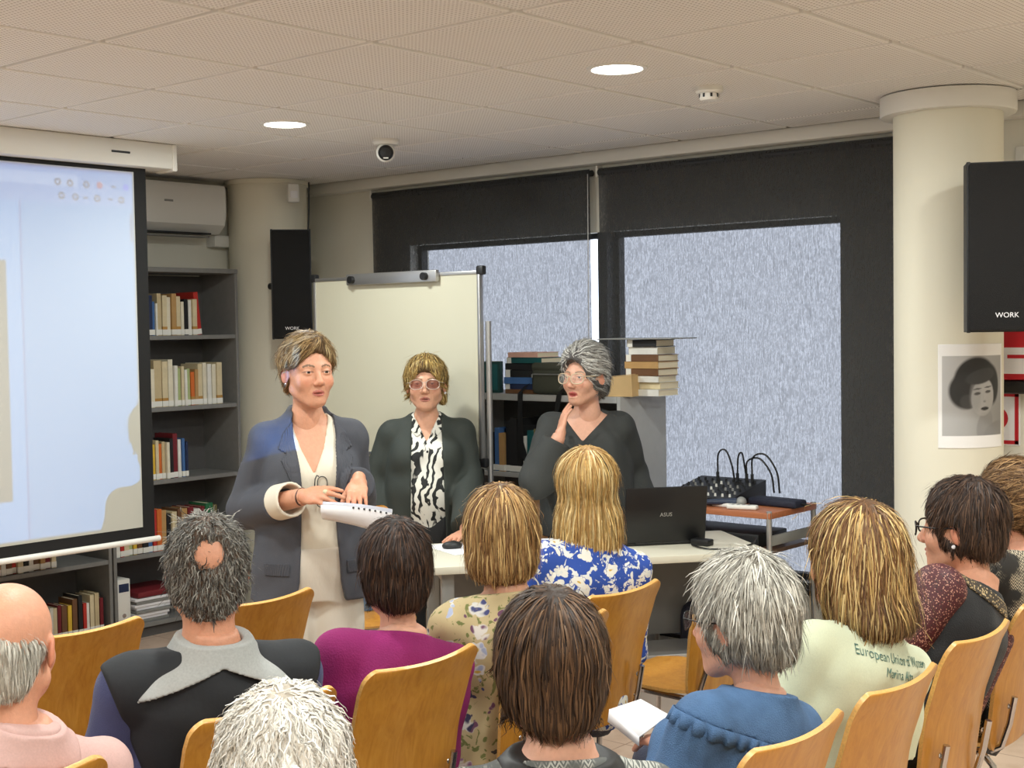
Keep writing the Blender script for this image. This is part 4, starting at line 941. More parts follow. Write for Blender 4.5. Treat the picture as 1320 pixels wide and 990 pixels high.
def skin_mat():
    if 'skin' in MATS: return MATS['skin']
    m = mat('skin', (1, 1, 1, 1), .48, attr=True, noise=(90, .05), bump=(240, .12)); b = m.node_tree.nodes['Principled BSDF']
    b.inputs['Subsurface Weight'].default_value = .12; b.inputs['Subsurface Radius'].default_value = (.010, .004, .002); b.inputs['Subsurface Scale'].default_value = .5
    return m
def hair_mat():
    return MATS.get('hair') or mat('hair', (1, 1, 1, 1), .55, spec=.3, attr=True, noise=(160, .12, (1, 1, .3)))
TROWS = [(-.14, .13, .10, .0), (-.06, .17, .12, .0), (.08, .182, .128, .0), (.20, .176, .124, .004), (.40, .148, .110, .012), (.62, .158, .116, .010), (.74, .158, .108, .0), (.82, .148, .094, -.010), (.89, .112, .076, -.018), (.94, .078, .062, -.020), (.99, .052, .051, -.018), (1.08, .046, .047, -.008)]
def drop(f, Pp, Nn, s, rs):
    bad = np.zeros(len(Pp), bool)
    for fn, lo, hi in getattr(f, 'zones', []):
        for k in range(1, Pp.shape[1]): bad |= fn(Pp[:, k, 0], Pp[:, k, 1], Pp[:, k, 2]) < -.004
    return Pp[~bad], Nn[~bad], int((~bad).sum())
class Person:
    def __init__(s, label, head, body_az, head_az, pelvis, hp=0.0, hroll=0.0, hs=1.0, female=True, skin=SKIN, lip=(.42, .13, .12), brow=(.08, .05, .03), mouth=0.0, h_head=.0045, wide=1.0, deep=1.0, sh=.145, seated=True, nb=(-.035, -.148), cheek=.25, age=.4, neck_drop=0.0, hx=1.0):
        s.e = empty('person', (float(pelvis[0]), float(pelvis[1]), 0), 0, label, 'person'); s.org = np.array([pelvis[0], pelvis[1], 0.0])
        s.HC = atd(*head); az = R(head_az); fw = np.array([math.sin(az), math.cos(az), 0]); rt = np.array([math.cos(az), -math.sin(az), 0]); up = np.array([0, 0, 1.0])
        fw2 = fw*math.cos(hp)+up*math.sin(hp); up2 = np.cross(rt, fw2); rt2 = rt*math.cos(hroll)+up2*math.sin(hroll); up2 = np.cross(rt2, fw2)
        s.HM = M4(s.HC, rt2*hs*hx, fw2*hs, up2*hs); s.hs = hs
        b = R(body_az); s.bf = np.array([math.sin(b), math.cos(b), 0]); s.br = np.array([math.cos(b), -math.sin(b), 0])
        s.P = np.array(pelvis, float); NB = s.HC+s.bf*nb[0]+np.array([0, 0, nb[1]-neck_drop])*hs
        z = NB-s.P; s.L = np.linalg.norm(z); z /= s.L; y = s.bf-z*(s.bf@z); y /= np.linalg.norm(y); x = np.cross(y, z)
        s.TM = M4(s.P, x, y, z); s.TI = np.linalg.inv(s.TM); s.BM = M4(s.P, s.br, s.bf, up)
        s.female, s.skin, s.wide, s.deep, s.sh, s.seated = female, np.array(skin), wide, deep, sh, seated
        s.rows = [(fz*s.L, a*wide, b_*deep, c) for fz, a, b_, c in TROWS]
        # joints in torso frame
        Lq = s.L; s.S = {i: np.array([i*sh*wide, -.012, .838*Lq]) for i in (-1, 1)}
        s.E = {i: s.S[i]+np.array([i*.055, .03, -.27]) for i in (-1, 1)}; s.Wr = {i: s.E[i]+np.array([-i*.10, .205, -.045]) for i in (-1, 1)}
        B2T = lambda q: xf(s.TI, xf(s.BM, np.array([q], float)))[0]
        if seated: s.leg = {i: [B2T(q) for q in ((i*.085, .03, .045), (i*.105, .43, .055), (i*.11, .40, -.38))] for i in (-1, 1)}
        else:
            pz = s.P[2]; s.leg = {i: [B2T(q) for q in ((i*.085, .0, .03), (i*.09, .025, -.46*pz), (i*.092, -.01, -pz+.09))] for i in (-1, 1)}
        s.hf = head_field(h_head, female, mouth, age); V, Fq = s.hf.mesh()
        s.parts = [(xf(s.HM, V)-s.org, Fq, head_cols(V, s.skin, lip, brow, cheek))]; s.hands = []
    def arm(s, side, elbow=None, wrist=None):
        """elbow, wrist: world points"""
        if elbow is not None: s.E[side] = xf(s.TI, np.array([elbow], float))[0]
        if wrist is not None: s.Wr[side] = xf(s.TI, np.array([wrist], float))[0]
    def field(s, h, legs=True, lo=None, hi=None):
        pts = [q for i in (-1, 1) for q in (s.S[i], s.E[i], s.Wr[i])]+([q for i in (-1, 1) for q in s.leg[i]] if legs else [])
        pts = np.array(pts); a = np.minimum(pts.min(0)-.16, (-.27, -.2, -.16)); b = np.maximum(pts.max(0)+.16, (.27, .22, s.L*1.1))
        return F(a if lo is None else lo, b if hi is None else hi, h)
    def torso(s, f, ex=0.0, zlo=None, zhi=None, bust=True, k=.03, sh=True, belly=0.0):
        f.u(loft(s.rows, ex, 2.4, zlo, zhi), 0)
        if bust and s.female:
            for i in (-1, 1):
                if zlo is None or zlo < .6*s.L: f.u(ell((i*.072*s.wide, .082*s.deep, .635*s.L), np.array((.066, .058, .066))+ex), .035)
        if belly: f.u(ell((0, .06, .33*s.L), np.array((.13, .10+belly, .13))+ex), .05)
        if sh:
            for i in (-1, 1): f.u(cone((i*.070, -.018, .895*s.L), s.S[i], .040+ex, .050+ex), .03)
        return f
    def arms(s, f, ex=0.0, to=2.0, k=.02, sides=(-1, 1), flare=0.0, r=(.049, .043, .039, .028), fr=0.0):
        for i in sides:
            S_, E, W = s.S[i], s.E[i], s.Wr[i]; t = min(to, 1.0); e = S_+(E-S_)*t; d = nrm(E-S_)
            f.u(cone(S_, e if to >= 1 else S_+(E-S_)*(t+.12), r[0]+ex, r[0]+(r[1]-r[0])*t+ex+(flare if to <= 1 else 0), clip=None if to >= 1 else (e, d)), k)
            if to > 1:
                t = to-1; e = E+(W-E)*t; d = nrm(W-E); f.u(cone(E, E+(W-E)*(t+.14), r[2]+ex+.004, r[2]+(r[3]-r[2])*t+ex+flare, clip=(e, d)), k)
        return f
    def legs(s, f, ex=0.0, k=.04, upto=2.0):
        for i in (-1, 1):
            a, b, c = s.leg[i]; f.u(cone(a, b, .084*s.wide+ex, .062+ex), k); f.u(cone(b, c, .058+ex, .042+ex+(.02 if ex > .004 else 0)), .02)
        return f
    def hand(s, side, dirv, dorsal, curl=(.6, .6, .6, .6), thumb=(.75, .62, -.25), sc=.95, h=.0036, off=0.0):
        W = xf(s.TM, s.Wr[side][None])[0]; y = nrm(dirv); z = np.array(dorsal, float); z = nrm(z-y*(z@y)); x = np.cross(y, z)
        V, Fq = hand_mesh(curl, thumb=thumb, h=h, mirror=(side == 1), sc=sc)
        M = M4(W+y*off, x, y, z); s.parts.append((xf(M, V)-s.org, Fq, np.tile(s.skin.astype(np.float32)*np.array([1.0, .93, .9]), (len(V), 1)))); return M
    def finish_body(s, h=.011):
        f = s.field(h); s.torso(f, 0.0, bust=True); s.arms(f, 0.0); s.legs(f, 0.0)
        for i in (-1, 1): f.u(cone(s.leg[i][2], s.leg[i][2]+.0, .04, .04), .02)
        V, Fq = f.mesh(); s.parts.append((xf(s.TM, V)-s.org, Fq, np.tile(s.skin.astype(np.float32), (len(V), 1))))
        V, Fq, C_ = np_join(s.parts); return np_mesh('body', V, Fq, skin_mat(), s.e, C_)
    def cloth(s, name, f, m_, label=None):
        V, Fq = f.mesh(); o = np_mesh(name, xf(s.TM, V)-s.org, Fq, m_, s.e)
        if label: o['label'] = label
        return o
    def shoes(s, m_):
        for i in (-1, 1):
            a = xf(s.TM, s.leg[i][2][None])[0]; c = a+s.bf*.06; c[2] = .045; f = F((-.08, -.16, -.05), (.08, .19, .10), .009)
            f.u(ell((0, .0, -.005), (.044, .12, .04))); f.u(ell((0, -.06, .02), (.040, .055, .05)), .03); f.keep(lambda x, y, z: -.042-z+0*x+0*y)
            V, Fq = f.mesh(); M = M4(c, s.br, s.bf, (0, 0, 1)); np_mesh('shoe', xf(M, V)-s.org, Fq, m_, s.e)
    def eyes(s, col=(.10, .06, .035)):
        for i in (-1, 1):
            n1, n2 = 16, 24; th = np.linspace(0, math.pi, n1); ph = np.linspace(0, 2*math.pi, n2, endpoint=False); r_ = .0119
            T_, P_ = np.meshgrid(th, ph, indexing='ij'); V = np.stack([r_*np.sin(T_)*np.cos(P_), r_*np.cos(T_), r_*np.sin(T_)*np.sin(P_)], -1).reshape(-1, 3)
            idx = np.arange(n1*n2).reshape(n1, n2); Fq = np.stack([idx[:-1], np.roll(idx, -1, 1)[:-1], np.roll(idx, -1, 1)[1:], idx[1:]], -1).reshape(-1, 4)
            tt = T_.reshape(-1); C_ = np.tile([.72, .68, .65], (len(V), 1)); C_[tt < .56] = col; C_[tt < .27] = (.005, .005, .006)
            V = V+np.array([i*.031, .0765, .003]); np_mesh('eye', xf(s.HM, V)-s.org, Fq, mat('eye_surface', (1, 1, 1, 1), .12, attr=True), s.e, C_)
    def hair(s, f_, cols, base, n=2400, L=.06, flow=None, lift=.004, rad=.0011, curl=0.0, seg=7, wob=.12, seed=1, inertia=.45, zcol=None, name='hair', clump=.0018, grav=.8, crown=(0, -.045, .125)):
        """cap + locks that follow the cap's surface"""
        f = f_.wrinkle(clump, .022, seed+50, (1, 1, .22)) if clump else f_; n = int(n*1.9); rad = rad*.62; rs = np.random.RandomState(seed); V, Fq = f.mesh(); cr = np.array(crown)
        rv = lambda p: (p-cr)
        if flow is None:
            def flow(p):
                q = rv(p); q = q/np.maximum(np.linalg.norm(q, axis=1, keepdims=True), 1e-4); q[:, 2] -= grav; return q
        N_ = f.grad(V); keepv = np.where(V[:, 2] > V[:, 2].min()+.006)[0]
        id_ = rs.choice(keepv, n); p = V[id_]-N_[id_]*.0015; path = [p.copy()]; nor = [N_[id_]]; prev = None
        Ls = L*rs.uniform(.6, 1.25, n)*(np.clip((p[:, 2]-V[:, 2].min())/.06, .22, 1) if L < .09 else np.clip((p[:, 2]-V[:, 2].min())/.16, .15, 1)); lf = lift*.6*np.exp(rs.normal(size=n)*.75); jit = rs.normal(size=(n, 3))*wob; ph = rs.uniform(0, 6.28, n)
        for k in range(1, seg+1):
            g_ = f.grad(p); v_ = flow(p)+jit; t = v_-g_*np.sum(v_*g_, 1, keepdims=True); t /= np.maximum(np.linalg.norm(t, axis=1, keepdims=True), 1e-5)
            if curl: sd = np.cross(t, g_); t = t+sd*(curl*np.sin(ph+k*1.5))[:, None]
            if prev is not None: t = t*(1-inertia)+prev*inertia
            t /= np.maximum(np.linalg.norm(t, axis=1, keepdims=True), 1e-5); prev = t; p = p+t*(Ls/seg)[:, None]
            d = f.sample(p); tgt = lf*(k/seg)**.7; corr = tgt-d; corr = np.where(corr < 0, corr*np.where(g_[:, 2] < -.35, 0, .6), corr); corr = np.clip(corr, -.01, .02)
            p = p+g_*corr[:, None]; path.append(p.copy()); nor.append(g_)
        Pp = np.stack(path, 1); Nn = np.stack(nor, 1); Pp, Nn, n = drop(f, Pp, Nn, s, rs); T_ = np.gradient(Pp, axis=1); T_ /= np.maximum(np.linalg.norm(T_, axis=2, keepdims=True), 1e-6); B = np.cross(T_, Nn); B /= np.maximum(np.linalg.norm(B, axis=2, keepdims=True), 1e-6); N2 = np.cross(B, T_)
        sg = np.linspace(0, 1, seg+1); rr = (rad*rs.uniform(.7, 1.6, n))[:, None]*(1-.80*sg**2.2)[None]
        ring = [Pp+(B*1.6*math.cos(a)+N2*.8*math.sin(a))*rr[..., None] for a in (0.0, math.pi)]
        SV = np.stack(ring, 2); m_ = seg+1; ids = np.arange(n*m_*2).reshape(n, m_, 2)
        SF = np.stack([ids[:, :-1, 0], ids[:, :-1, 1], ids[:, 1:, 1], ids[:, 1:, 0]], -1).reshape(-1, 4); SV = SV.reshape(-1, 3)
        pal = np.array(cols, np.float32); ci = rs.randint(0, len(pal), n); sc_ = pal[ci]*rs.uniform(.75, 1.25, (n, 1))
        SC = np.repeat(sc_[:, None], m_*2, 1).reshape(-1, 3)
        BC = np.tile(np.array(base, np.float32), (len(V), 1))
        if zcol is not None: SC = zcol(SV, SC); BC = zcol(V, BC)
        o = np_mesh(name, *(lambda q: (xf(s.HM, q[0])-s.org, q[1]))(np_join([(V, Fq, BC), (SV, SF, SC)])[:2]), hair_mat(), s.e, np.concatenate([BC, SC])); return o
    def hfield(s, lo=(-.15, -.19, -.30), hi=(.15, .16, .18), h=.0045): return F(lo, hi, h)
def C(*a): return np.array([lin(q) for q in a])
FACE = lambda y=.112, z=-.020, rx=.067, ry=.076, rz=.100: ell((0, y, z), (rx, ry, rz))
def short_hair(s, v=.0, nape=-.085, face=None, ears=True, side=-.03, top=0.0, back=0.0, slope=.25):
    """short layered hair cap"""
    f = s.hfield(); f.u(ell((0, -.018, .043+top*.5), (.085+v, .103+v+back, .090+v+top)))
    f.u(ell((0, -.066, -.030), (.064+v*.6, .046+v+back*.6, .062)), .03)
    for i in (-1, 1): f.u(ell((i*.062, -.018, side+.03), (.022+v*.6, .054, .058)), .025)
    f.zones = [face or FACE()]; f.sub(face or FACE(), .010)
    if ears:
        for i in (-1, 1): z_ = ell((i*.088, .006, -.016), (.028, .030, .040)); f.sub(z_, .010); f.zones.append(ell((i*.088, .004, -.016), (.026, .026, .036)))
    f.keep(lambda x, y, z: (nape-z)*.9+(y+.06)*slope+0*x, .006)
    return f
def skin_of(r, g, b): return C(r, g, b)
# ---------------------------------------------------------------- fabrics
def fab(name, col, rough=.85, amt=.06, bmp=(300, .25)): return mat(name, rgb(*col), rough, noise=(18, amt), bump=bmp, sheen=.1)
def pattern_leaf():
    m, g, b, tc = newmat('leaf_print', .7); v = tc.outputs['Object']; n = g.noise(g.scale(v, (1, 1, .6)), 9, 2, 1.5)
    w_ = g.N.new('ShaderNodeTexWave'); w_.inputs['Scale'].default_value = 11; w_.inputs['Distortion'].default_value = 9; w_.inputs['Detail'].default_value = 2; w_.inputs['Detail Scale'].default_value = 1.2; g.L.new(v, w_.inputs['Vector'])
    a = g.step(w_.outputs['Fac'], .52, .58); k_ = g.m('MULTIPLY', a, g.step(n.outputs['Fac'], .40, .46)); g.L.new(g.mix(k_, rgb(226, 224, 214), rgb(28, 30, 30)), b.inputs['Base Color']); return m
def pattern_flowers(name, ground, cols, scale, thr, leaf=None, white=False):
    m, g, b, tc = newmat(name, .8); v = tc.outputs['Object']
    wv = g.noise(v, 18, 2); vv = g.N.new('ShaderNodeVectorMath'); vv.operation = 'MULTIPLY_ADD'; g.L.new(wv.outputs['Color'], vv.inputs[0]); vv.inputs[1].default_value = (.05, .05, .05); g.L.new(v, vv.inputs[2])
    vo = g.voro(vv.outputs[0], scale); vp = g.voro(vv.outputs[0], scale*3.4); sepc = g.N.new('ShaderNodeSeparateColor'); g.L.new(vo.outputs['Color'], sepc.inputs[0])
    d = g.m('MULTIPLY_ADD', vp.outputs['Distance'], .45, vo.outputs['Distance'])
    mask = g.step(d, thr+.03, thr-.03); cc = g.ramp(sepc.outputs[0], [(i/len(cols), c) for i, c in enumerate(cols)], 'CONSTANT')
    cc = g.mix(g.step(vp.outputs['Distance'], .30, .52), cc, g.mix(.75, cc, rgb(236, 232, 220)))
    cc = g.mix(g.step(vo.outputs['Distance'], .12, .06), cc, rgb(206, 170, 70))
    n = g.noise(v, 30, 3, 1.0); lf = g.m('MULTIPLY', g.step(n.outputs['Fac'], .56, .60), g.step(d, thr+.02, thr+.08))
    base = g.mix(lf, ground, leaf or ground); n3 = g.noise(v, 5, 2); base = g.mix(g.m('MULTIPLY', n3.outputs['Fac'], .35), base, g.mix(.6, base, rgb(150, 128, 90) if not white else base))
    g.L.new(g.mix(mask, base, cc), b.inputs['Base Color']); return m
def pattern_speck(name, a, b_, scale, thr=.5, c_=None):
    m, g, b, tc = newmat(name, .6); vo = g.voro(tc.outputs['Object'], scale); sepc = g.N.new('ShaderNodeSeparateColor'); g.L.new(vo.outputs['Color'], sepc.inputs[0])
    mk = g.m('MULTIPLY', g.step(sepc.outputs[0], thr, thr+.02), g.step(vo.outputs['Distance'], .50, .40)); c = g.mix(mk, a, b_)
    if c_: c = g.mix(g.m('MULTIPLY', g.step(sepc.outputs[1], .8, .82), g.step(vo.outputs['Distance'], .5, .4)), c, c_)
    g.L.new(c, b.inputs['Base Color']); return m
def pattern_zigzag(name, a, b_, s_=1.0):
    m, g, b, tc = newmat(name, .85); sp_ = g.N.new('ShaderNodeSeparateXYZ'); g.L.new(tc.outputs['Object'], sp_.inputs[0])
    h = g.m('ADD', sp_.outputs[0], sp_.outputs[1]); zz = g.m('MULTIPLY', g.m('PINGPONG', g.m('MULTIPLY', h, 1), .012*s_), 1.0)
    q = g.m('FRACT', g.m('MULTIPLY', g.m('ADD', sp_.outputs[2], zz), 95/s_)); n = g.noise(tc.outputs['Object'], 14, 3)
    mk = g.m('MULTIPLY', g.step(q, .45, .55), g.step(n.outputs['Fac'], .42, .55)); g.L.new(g.mix(mk, a, b_), b.inputs['Base Color']); return m
def surf_at(f, x, z, front=True, span=(-.25, .25)):
    """y of the outermost surface of field f at (x,z) arrays (torso frame)"""
    ys = np.linspace(span[1], span[0], 160) if front else np.linspace(span[0], span[1], 160)
    out = np.full(np.shape(x), np.nan); done = np.zeros(np.shape(x), bool)
    for y in ys:
        d = f.sample(np.stack([x, np.full_like(x, y), z], 1)); hit = (d < 0) & ~done; out[hit] = y; done |= hit
    out[~done] = 0.0; return out, done
def on_surface(s, f, name, poly, m_, off=.004, thick=.003, front=True, n=60, label=None):
    """thin cloth patch (polygon in torso x,z) lying on field f"""
    poly = np.array(poly, float); lo, hi = poly.min(0), poly.max(0); gx_ = np.linspace(lo[0], hi[0], n); gz_ = np.linspace(lo[1], hi[1], n)
    X, Z = np.meshgrid(gx_, gz_, indexing='ij'); x, z = X.ravel(), Z.ravel(); ins = np.zeros(len(x), bool); j = len(poly)-1
    for i in range(len(poly)):
        xi, zi = poly[i]; xj, zj = poly[j]; c_ = ((zi > z) != (zj > z)) & (x < (xj-xi)*(z-zi)/(zj-zi+1e-12)+xi); ins ^= c_; j = i
    y, ok = surf_at(f, x, z, front); ins &= ok; sg = 1 if front else -1
    idx = np.arange(n*n).reshape(n, n); q = np.stack([idx[:-1, :-1], idx[1:, :-1], idx[1:, 1:], idx[:-1, 1:]], -1).reshape(-1, 4); q = q[ins[q].sum(1) >= 3]
    if not front: q = q[:, ::-1]
    V = np.stack([x, y+sg*off, z], 1); used_ = np.unique(q); re = np.full(n*n, -1); re[used_] = np.arange(len(used_)); o = np_mesh(name, xf(s.TM, V[used_])-s.org, re[q], m_, s.e)
    so = o.modifiers.new('thickness', 'SOLIDIFY'); so.thickness = thick; so.offset = 0
    if label: o['label'] = label
    return o
def glasses(s, m_, lens, w_=.052, hh=.040, bridge=.016, y=.118, z=.0, r=.0016, arms=True, name='glasses', parent=None, M=None):
    """spectacles in head frame; name = frame part"""
    M = s.HM if M is None else M; mb = MB(); lm = MB()
    for i in (-1, 1):
        cx = i*(bridge/2+w_/2); pts = []
        for k in range(21):
            a = 2*math.pi*k/20; px_ = cx+math.copysign(abs(math.cos(a))**.8, math.cos(a))*w_/2; pz_ = z+math.copysign(abs(math.sin(a))**.85, math.sin(a))*hh/2; pts.append((px_, y-abs(px_)**2*4.0, pz_))
        mb.tube(pts, r, 6, caps=False)
        if lens is not None: lm.bm.faces.new([lm.bm.verts.new(p) for p in pts[:-1]])
        if arms: mb.tube([(i*(bridge/2+w_-.001), y-(bridge/2+w_)**2*4.0, z+hh*.25), (i*.079, .05, z+hh*.25), (i*.081, -.005, z+.012), (i*.080, -.03, z-.008)], r, 6)
    mb.tube([(-bridge/2, y-.0005, z+hh*.18), (0, y+.002, z+hh*.25), (bridge/2, y-.0005, z+hh*.18)], r, 6)
    Mt = Matrix(M.tolist()); Mt = Matrix.Translation(Vector((-s.org).tolist())) @ Mt
    bmesh.ops.transform(mb.bm, matrix=Mt, verts=mb.bm.verts); o = mb.build(name, m_, s.e)
    if lens is not None: bmesh.ops.transform(lm.bm, matrix=Mt, verts=lm.bm.verts); lm.build('lens', lens, o)
    else: lm.bm.free()
    return o
def bead(s, p, r, m_, name='earring'): return MB().sph(tuple((xf(s.HM, np.array([p], float))[0]-s.org).tolist()), r, 10).build(name, m_, s.e)
# ================================================================== THE CAST
def lower(s, col, name='trousers', shoe=(40, 38, 36)):
    f = s.field(.0115); f.u(loft(s.rows, .012, 2.4, None, .16*s.L)); s.legs(f, .012); s.cloth(name, f, fab('trouser_%d_%d_%d' % col, col)); s.shoes(mat('shoe_%d' % shoe[0], rgb(*shoe), .5))
def top(s, name, m_, ex=.012, to=2.0, neck=(.985, .45), h=.0075, wr=.0022, hem=-.10, flare=.004, belly=0.0, arms=True, seed=3, rr=(.049, .043, .039, .028), extra=None, label=None, cut=None):
    f = s.field(h, legs=False); s.torso(f, ex, zlo=hem*s.L, belly=belly)
    if arms: s.arms(f, ex, to, flare=flare, r=rr)
    if extra: extra(f)
    zn, sl = neck[0]*s.L, neck[1]
    # neckline: a tilted plane acting only round the neck
    def nk(x, y, z): return np.minimum((z-zn)*.9+y*sl, .5)+0*x
    if wr: f.wrinkle(wr, .11, seed, (1, 1, 1.4))
    f.keep(nk, .004)
    if cut: cut(f)
    s.cloth(name, f, m_, label); return f
def opening(f, L, tab, x0=0.0, back=False):
    z_, w_ = [a*L for a, b in tab], [b for a, b in tab]; sg = -1 if back else 1
    f.sub((lambda x, y, z: np.maximum((np.abs(x-x0)-np.interp(z, z_, w_))*.9, -sg*y-.02)+0*z, f.lo, f.lo+f.h*f.n), .003)
def seat_of(key, back=-.025, dx=0.0, z=.475):
    c = CH[key]; v = Matrix.Rotation(c.rotation_euler.z, 3, 'Z') @ Vector((dx, back, 0)); return (c.location.x+v.x, c.location.y+v.y, z)
def lap_hands(s, h=.0055, sides=(-1, 1)):
    for i in sides:
        W = xf(s.TM, s.Wr[i][None])[0]; E_ = xf(s.TM, s.E[i][None])[0]; s.hand(i, W-E_, (0, 0, 1), (.7, .7, .7, .7), h=h)
def collar_field(s, h, ex, z0, z1, tilt=.0, xmax=.105):
    f = s.field(h, legs=False, lo=(-.25, -.2, .70*s.L), hi=(.25, .2, 1.15*s.L)); s.torso(f, ex, zlo=.6*s.L)
    f.keep(lambda x, y, z: np.maximum(np.maximum(z0*s.L-z+tilt*y, z-z1*s.L), np.abs(x)-xmax), .003); return f
# ---------------------------------------------------------------- presenter in the grey blazer
HC = atd(398, 481, 4.8); az = 124; bf = np.array([math.sin(R(az)), math.cos(R(az)), 0]); q = HC-bf*.03
s = Person('standing woman in open slate grey blazer and white trousers holding papers', (398, 481, 4.8), az, 110, (q[0], q[1], .815), hp=.02, hs=1.0, h_head=.003, seated=False, skin=C(216, 158, 128), lip=C(178, 96, 88), brow=C(110, 82, 56), sh=.148, wide=.97, hx=1.07, cheek=.3, mouth=.15)
s.arm(1, atd(316, 658, 4.84), atd(392, 640, 4.56)); s.arm(-1, atd(461, 645, 4.98), atd(462, 622, 4.67))
RH = s.hand(1, atd(432, 637, 4.48)-atd(392, 640, 4.56), -_f*.75+np.array([0, 0, .65]), (.55, .7, .85, .95), (.55, .80, -.35), sc=.95, h=.003)
LH = s.hand(-1, atd(459, 652, 4.545)-atd(462, 622, 4.67), -_f*.6+np.array([0, 0, .75]), (.5, .55, .6, .65), (.55, .80, -.3), sc=.92, h=.003)
s.finish_body(.009); s.eyes()
M_blouse = mat('cream_blouse', rgb(226, 218, 200), .7, bump=(22, .5, (1, 1, .35)))
fb = s.field(.0065, legs=False); s.torso(fb, .008, zlo=-.05*s.L); fb.wrinkle(.002, .09, 5, (1, 1, .4)); fb.keep(lambda x, y, z: (z-1.0*s.L)+y*.3+0*x, .003)
opening(fb, s.L, [(.60, -.03), (.66, .004), (.80, .040), (.95, .062), (1.1, .075)]); s.cloth('blouse', fb, M_blouse)
f = s.field(.009); f.u(loft(s.rows, .014, 2.4, None, .2*s.L))
for i in (-1, 1):
    a, b, c = s.leg[i]; f.u(cone(a, b, .098, .092), .03); f.u(cone(b, c, .092, .096), .02)
f.wrinkle(.003, .12, 9, (1.5, 1.5, .3)); s.cloth('trousers', f, mat('white_trousers', rgb(222, 214, 200), .75, bump=(20, .4, (1, 1, .4))))
s.shoes(mat('shoe_tan', rgb(150, 120, 90), .5))
M_blz = mat('slate_blazer', rgb(74, 76, 84), .8, noise=(500, .10), bump=(14, .35, (1, 1, .5)))
jr = [(z if z > .15*s.L else z, a, b, c) for z, a, b, c in s.rows]; keep_rows = s.rows
s.rows = [(-.16*s.L, .196, .140, 0), (.0, .192, .138, 0), (.12*s.L, .188, .134, 0), (.28*s.L, .176, .124, .006), (.42*s.L, .166, .120, .010)]+[r_ for r_ in keep_rows if r_[0] > .5*s.L]
fj = s.field(.0065, legs=False, lo=None); s.torso(fj, .020, zlo=-.13*s.L); s.arms(fj, .018, 1.60, flare=.012, r=(.049, .045, .042, .034), sides=(1,)); s.arms(fj, .018, 1.92, flare=.006, r=(.049, .045, .042, .034), sides=(-1,))
for i in (-1, 1): fj.u(ell(s.S[i]+np.array([-i*.01, 0, .012]), (.068, .064, .050)), .02)
fj.wrinkle(.0022, .13, 2, (1, 1, .6)); fj.keep(lambda x, y, z: (z-1.035*s.L)+y*.25+0*x, .003)
opening(fj, s.L, [(-.2, .095), (0, .072), (.3, .062), (.5, .058), (.7, .066), (.88, .078), (.97, .074), (1.05, .066)], x0=-.012)
s.cloth('blazer', fj, M_blz); L = s.L
for i in (1, -1):
    on_surface(s, fj, 'lapel', [(i*.064-.012, .985*L), (i*.108-.012, .90*L), (i*.130-.012, .80*L), (i*.104-.012, .775*L), (i*.128-.012, .745*L), (i*.082-.012, .55*L), (i*.060-.012, .44*L), (i*.060-.012, .60*L), (i*.070-.012, .78*L)], M_blz, .004, .006)
on_surface(s, fj, 'pocket_flap', [(.095, .12*L), (.178, .12*L), (.178, .05*L), (.095, .045*L)], M_blz, .004, .005); on_surface(s, fj, 'pocket_flap', [(-.105, .12*L), (-.178, .12*L), (-.178, .05*L), (-.105, .045*L)], M_blz, .004, .005)
# turned back cuff
E_, W_ = s.E[1], s.Wr[1]; d = nrm(W_-E_); fc = s.field(.005, legs=False, lo=np.minimum(E_, W_)-.1, hi=np.maximum(E_, W_)+.1); a = E_+(W_-E_)*.50; b = E_+(W_-E_)*.80
fc.u(cone(a-d*.06, b+d*.05, .064, .060, clip=(b, d))); fc.keep(lambda x, y, z: -((x-a[0])*d[0]+(y-a[1])*d[1]+(z-a[2])*d[2]), .002); fc.sub(cone(a+d*.07, b+d*.1, .050, .054), .002); s.cloth('shirt_cuff', fc, M_blouse, 'cream turned back cuff')
s.rows = keep_rows
f = short_hair(s, .004, -.050, FACE(.114, -.016, .070, .080, .100), True, top=.010, side=.004, slope=.75)
f.u(ell((.02, .060, .098), (.052, .032, .022), rotm('Y', 22)), .02); f.u(ell((.058, .042, .062), (.020, .034, .034)), .015)
s.hair(f, [C(170, 140, 96), C(136, 108, 70), C(104, 80, 52), C(190, 164, 118)], C(86, 66, 44), 2600, .062, flow=lambda p: np.stack([p[:, 0]*6+.35*(p[:, 1] > .02), p[:, 1]*3-.35, -.55-.6*(p[:, 2] < .06)], 1), lift=.005, rad=.0011, seed=11)
bead(s, (.081, .0, -.036), .005, M_chrome); 
W = xf(s.TM, s.Wr[1][None])[0]-s.org; d_ = nrm(RH[:3, 1]); MB().tube([tuple(W-d_*.012+(RH[:3, 0]*math.cos(a)*.030+RH[:3, 2]*math.sin(a)*.026)) for a in np.linspace(0, 6.283, 19)], .0028, 6).build('bracelet', mat('brown_leather', rgb(70, 42, 34), .6), s.e)
rp = xf(RH, np.array([[-.0098, .098, .0035]])*.95*np.array([1, 1, 1]))[0]-s.org; MB().sph(tuple(rp), .009, 10).build('ring', mat('pearl_ring', rgb(214, 206, 170), .3), s.e)
# spectacles hung from the neckline
GM = s.TM @ M4((-.022, float(surf_at(fb, np.array([-.02]), np.array([.55*L]))[0][0])+.012-.118*.0, .545*L), (.05, 0, -1), (0, 1, 0), (1, 0, .05)); GM[:3, 3] -= GM[:3, 1]*.105
glasses(s, M_black, None, .046, .034, .014, arms=False, name='hanging_glasses', M=GM); MB().tube([tuple(xf(GM, np.array([p]))[0]-s.org) for p in ((-.053, .106, .012), (-.058, .116, .02), (-.045, .120, .026), (.03, .116, .03))], .002, 6).build('glasses_arm', M_black, s.e)
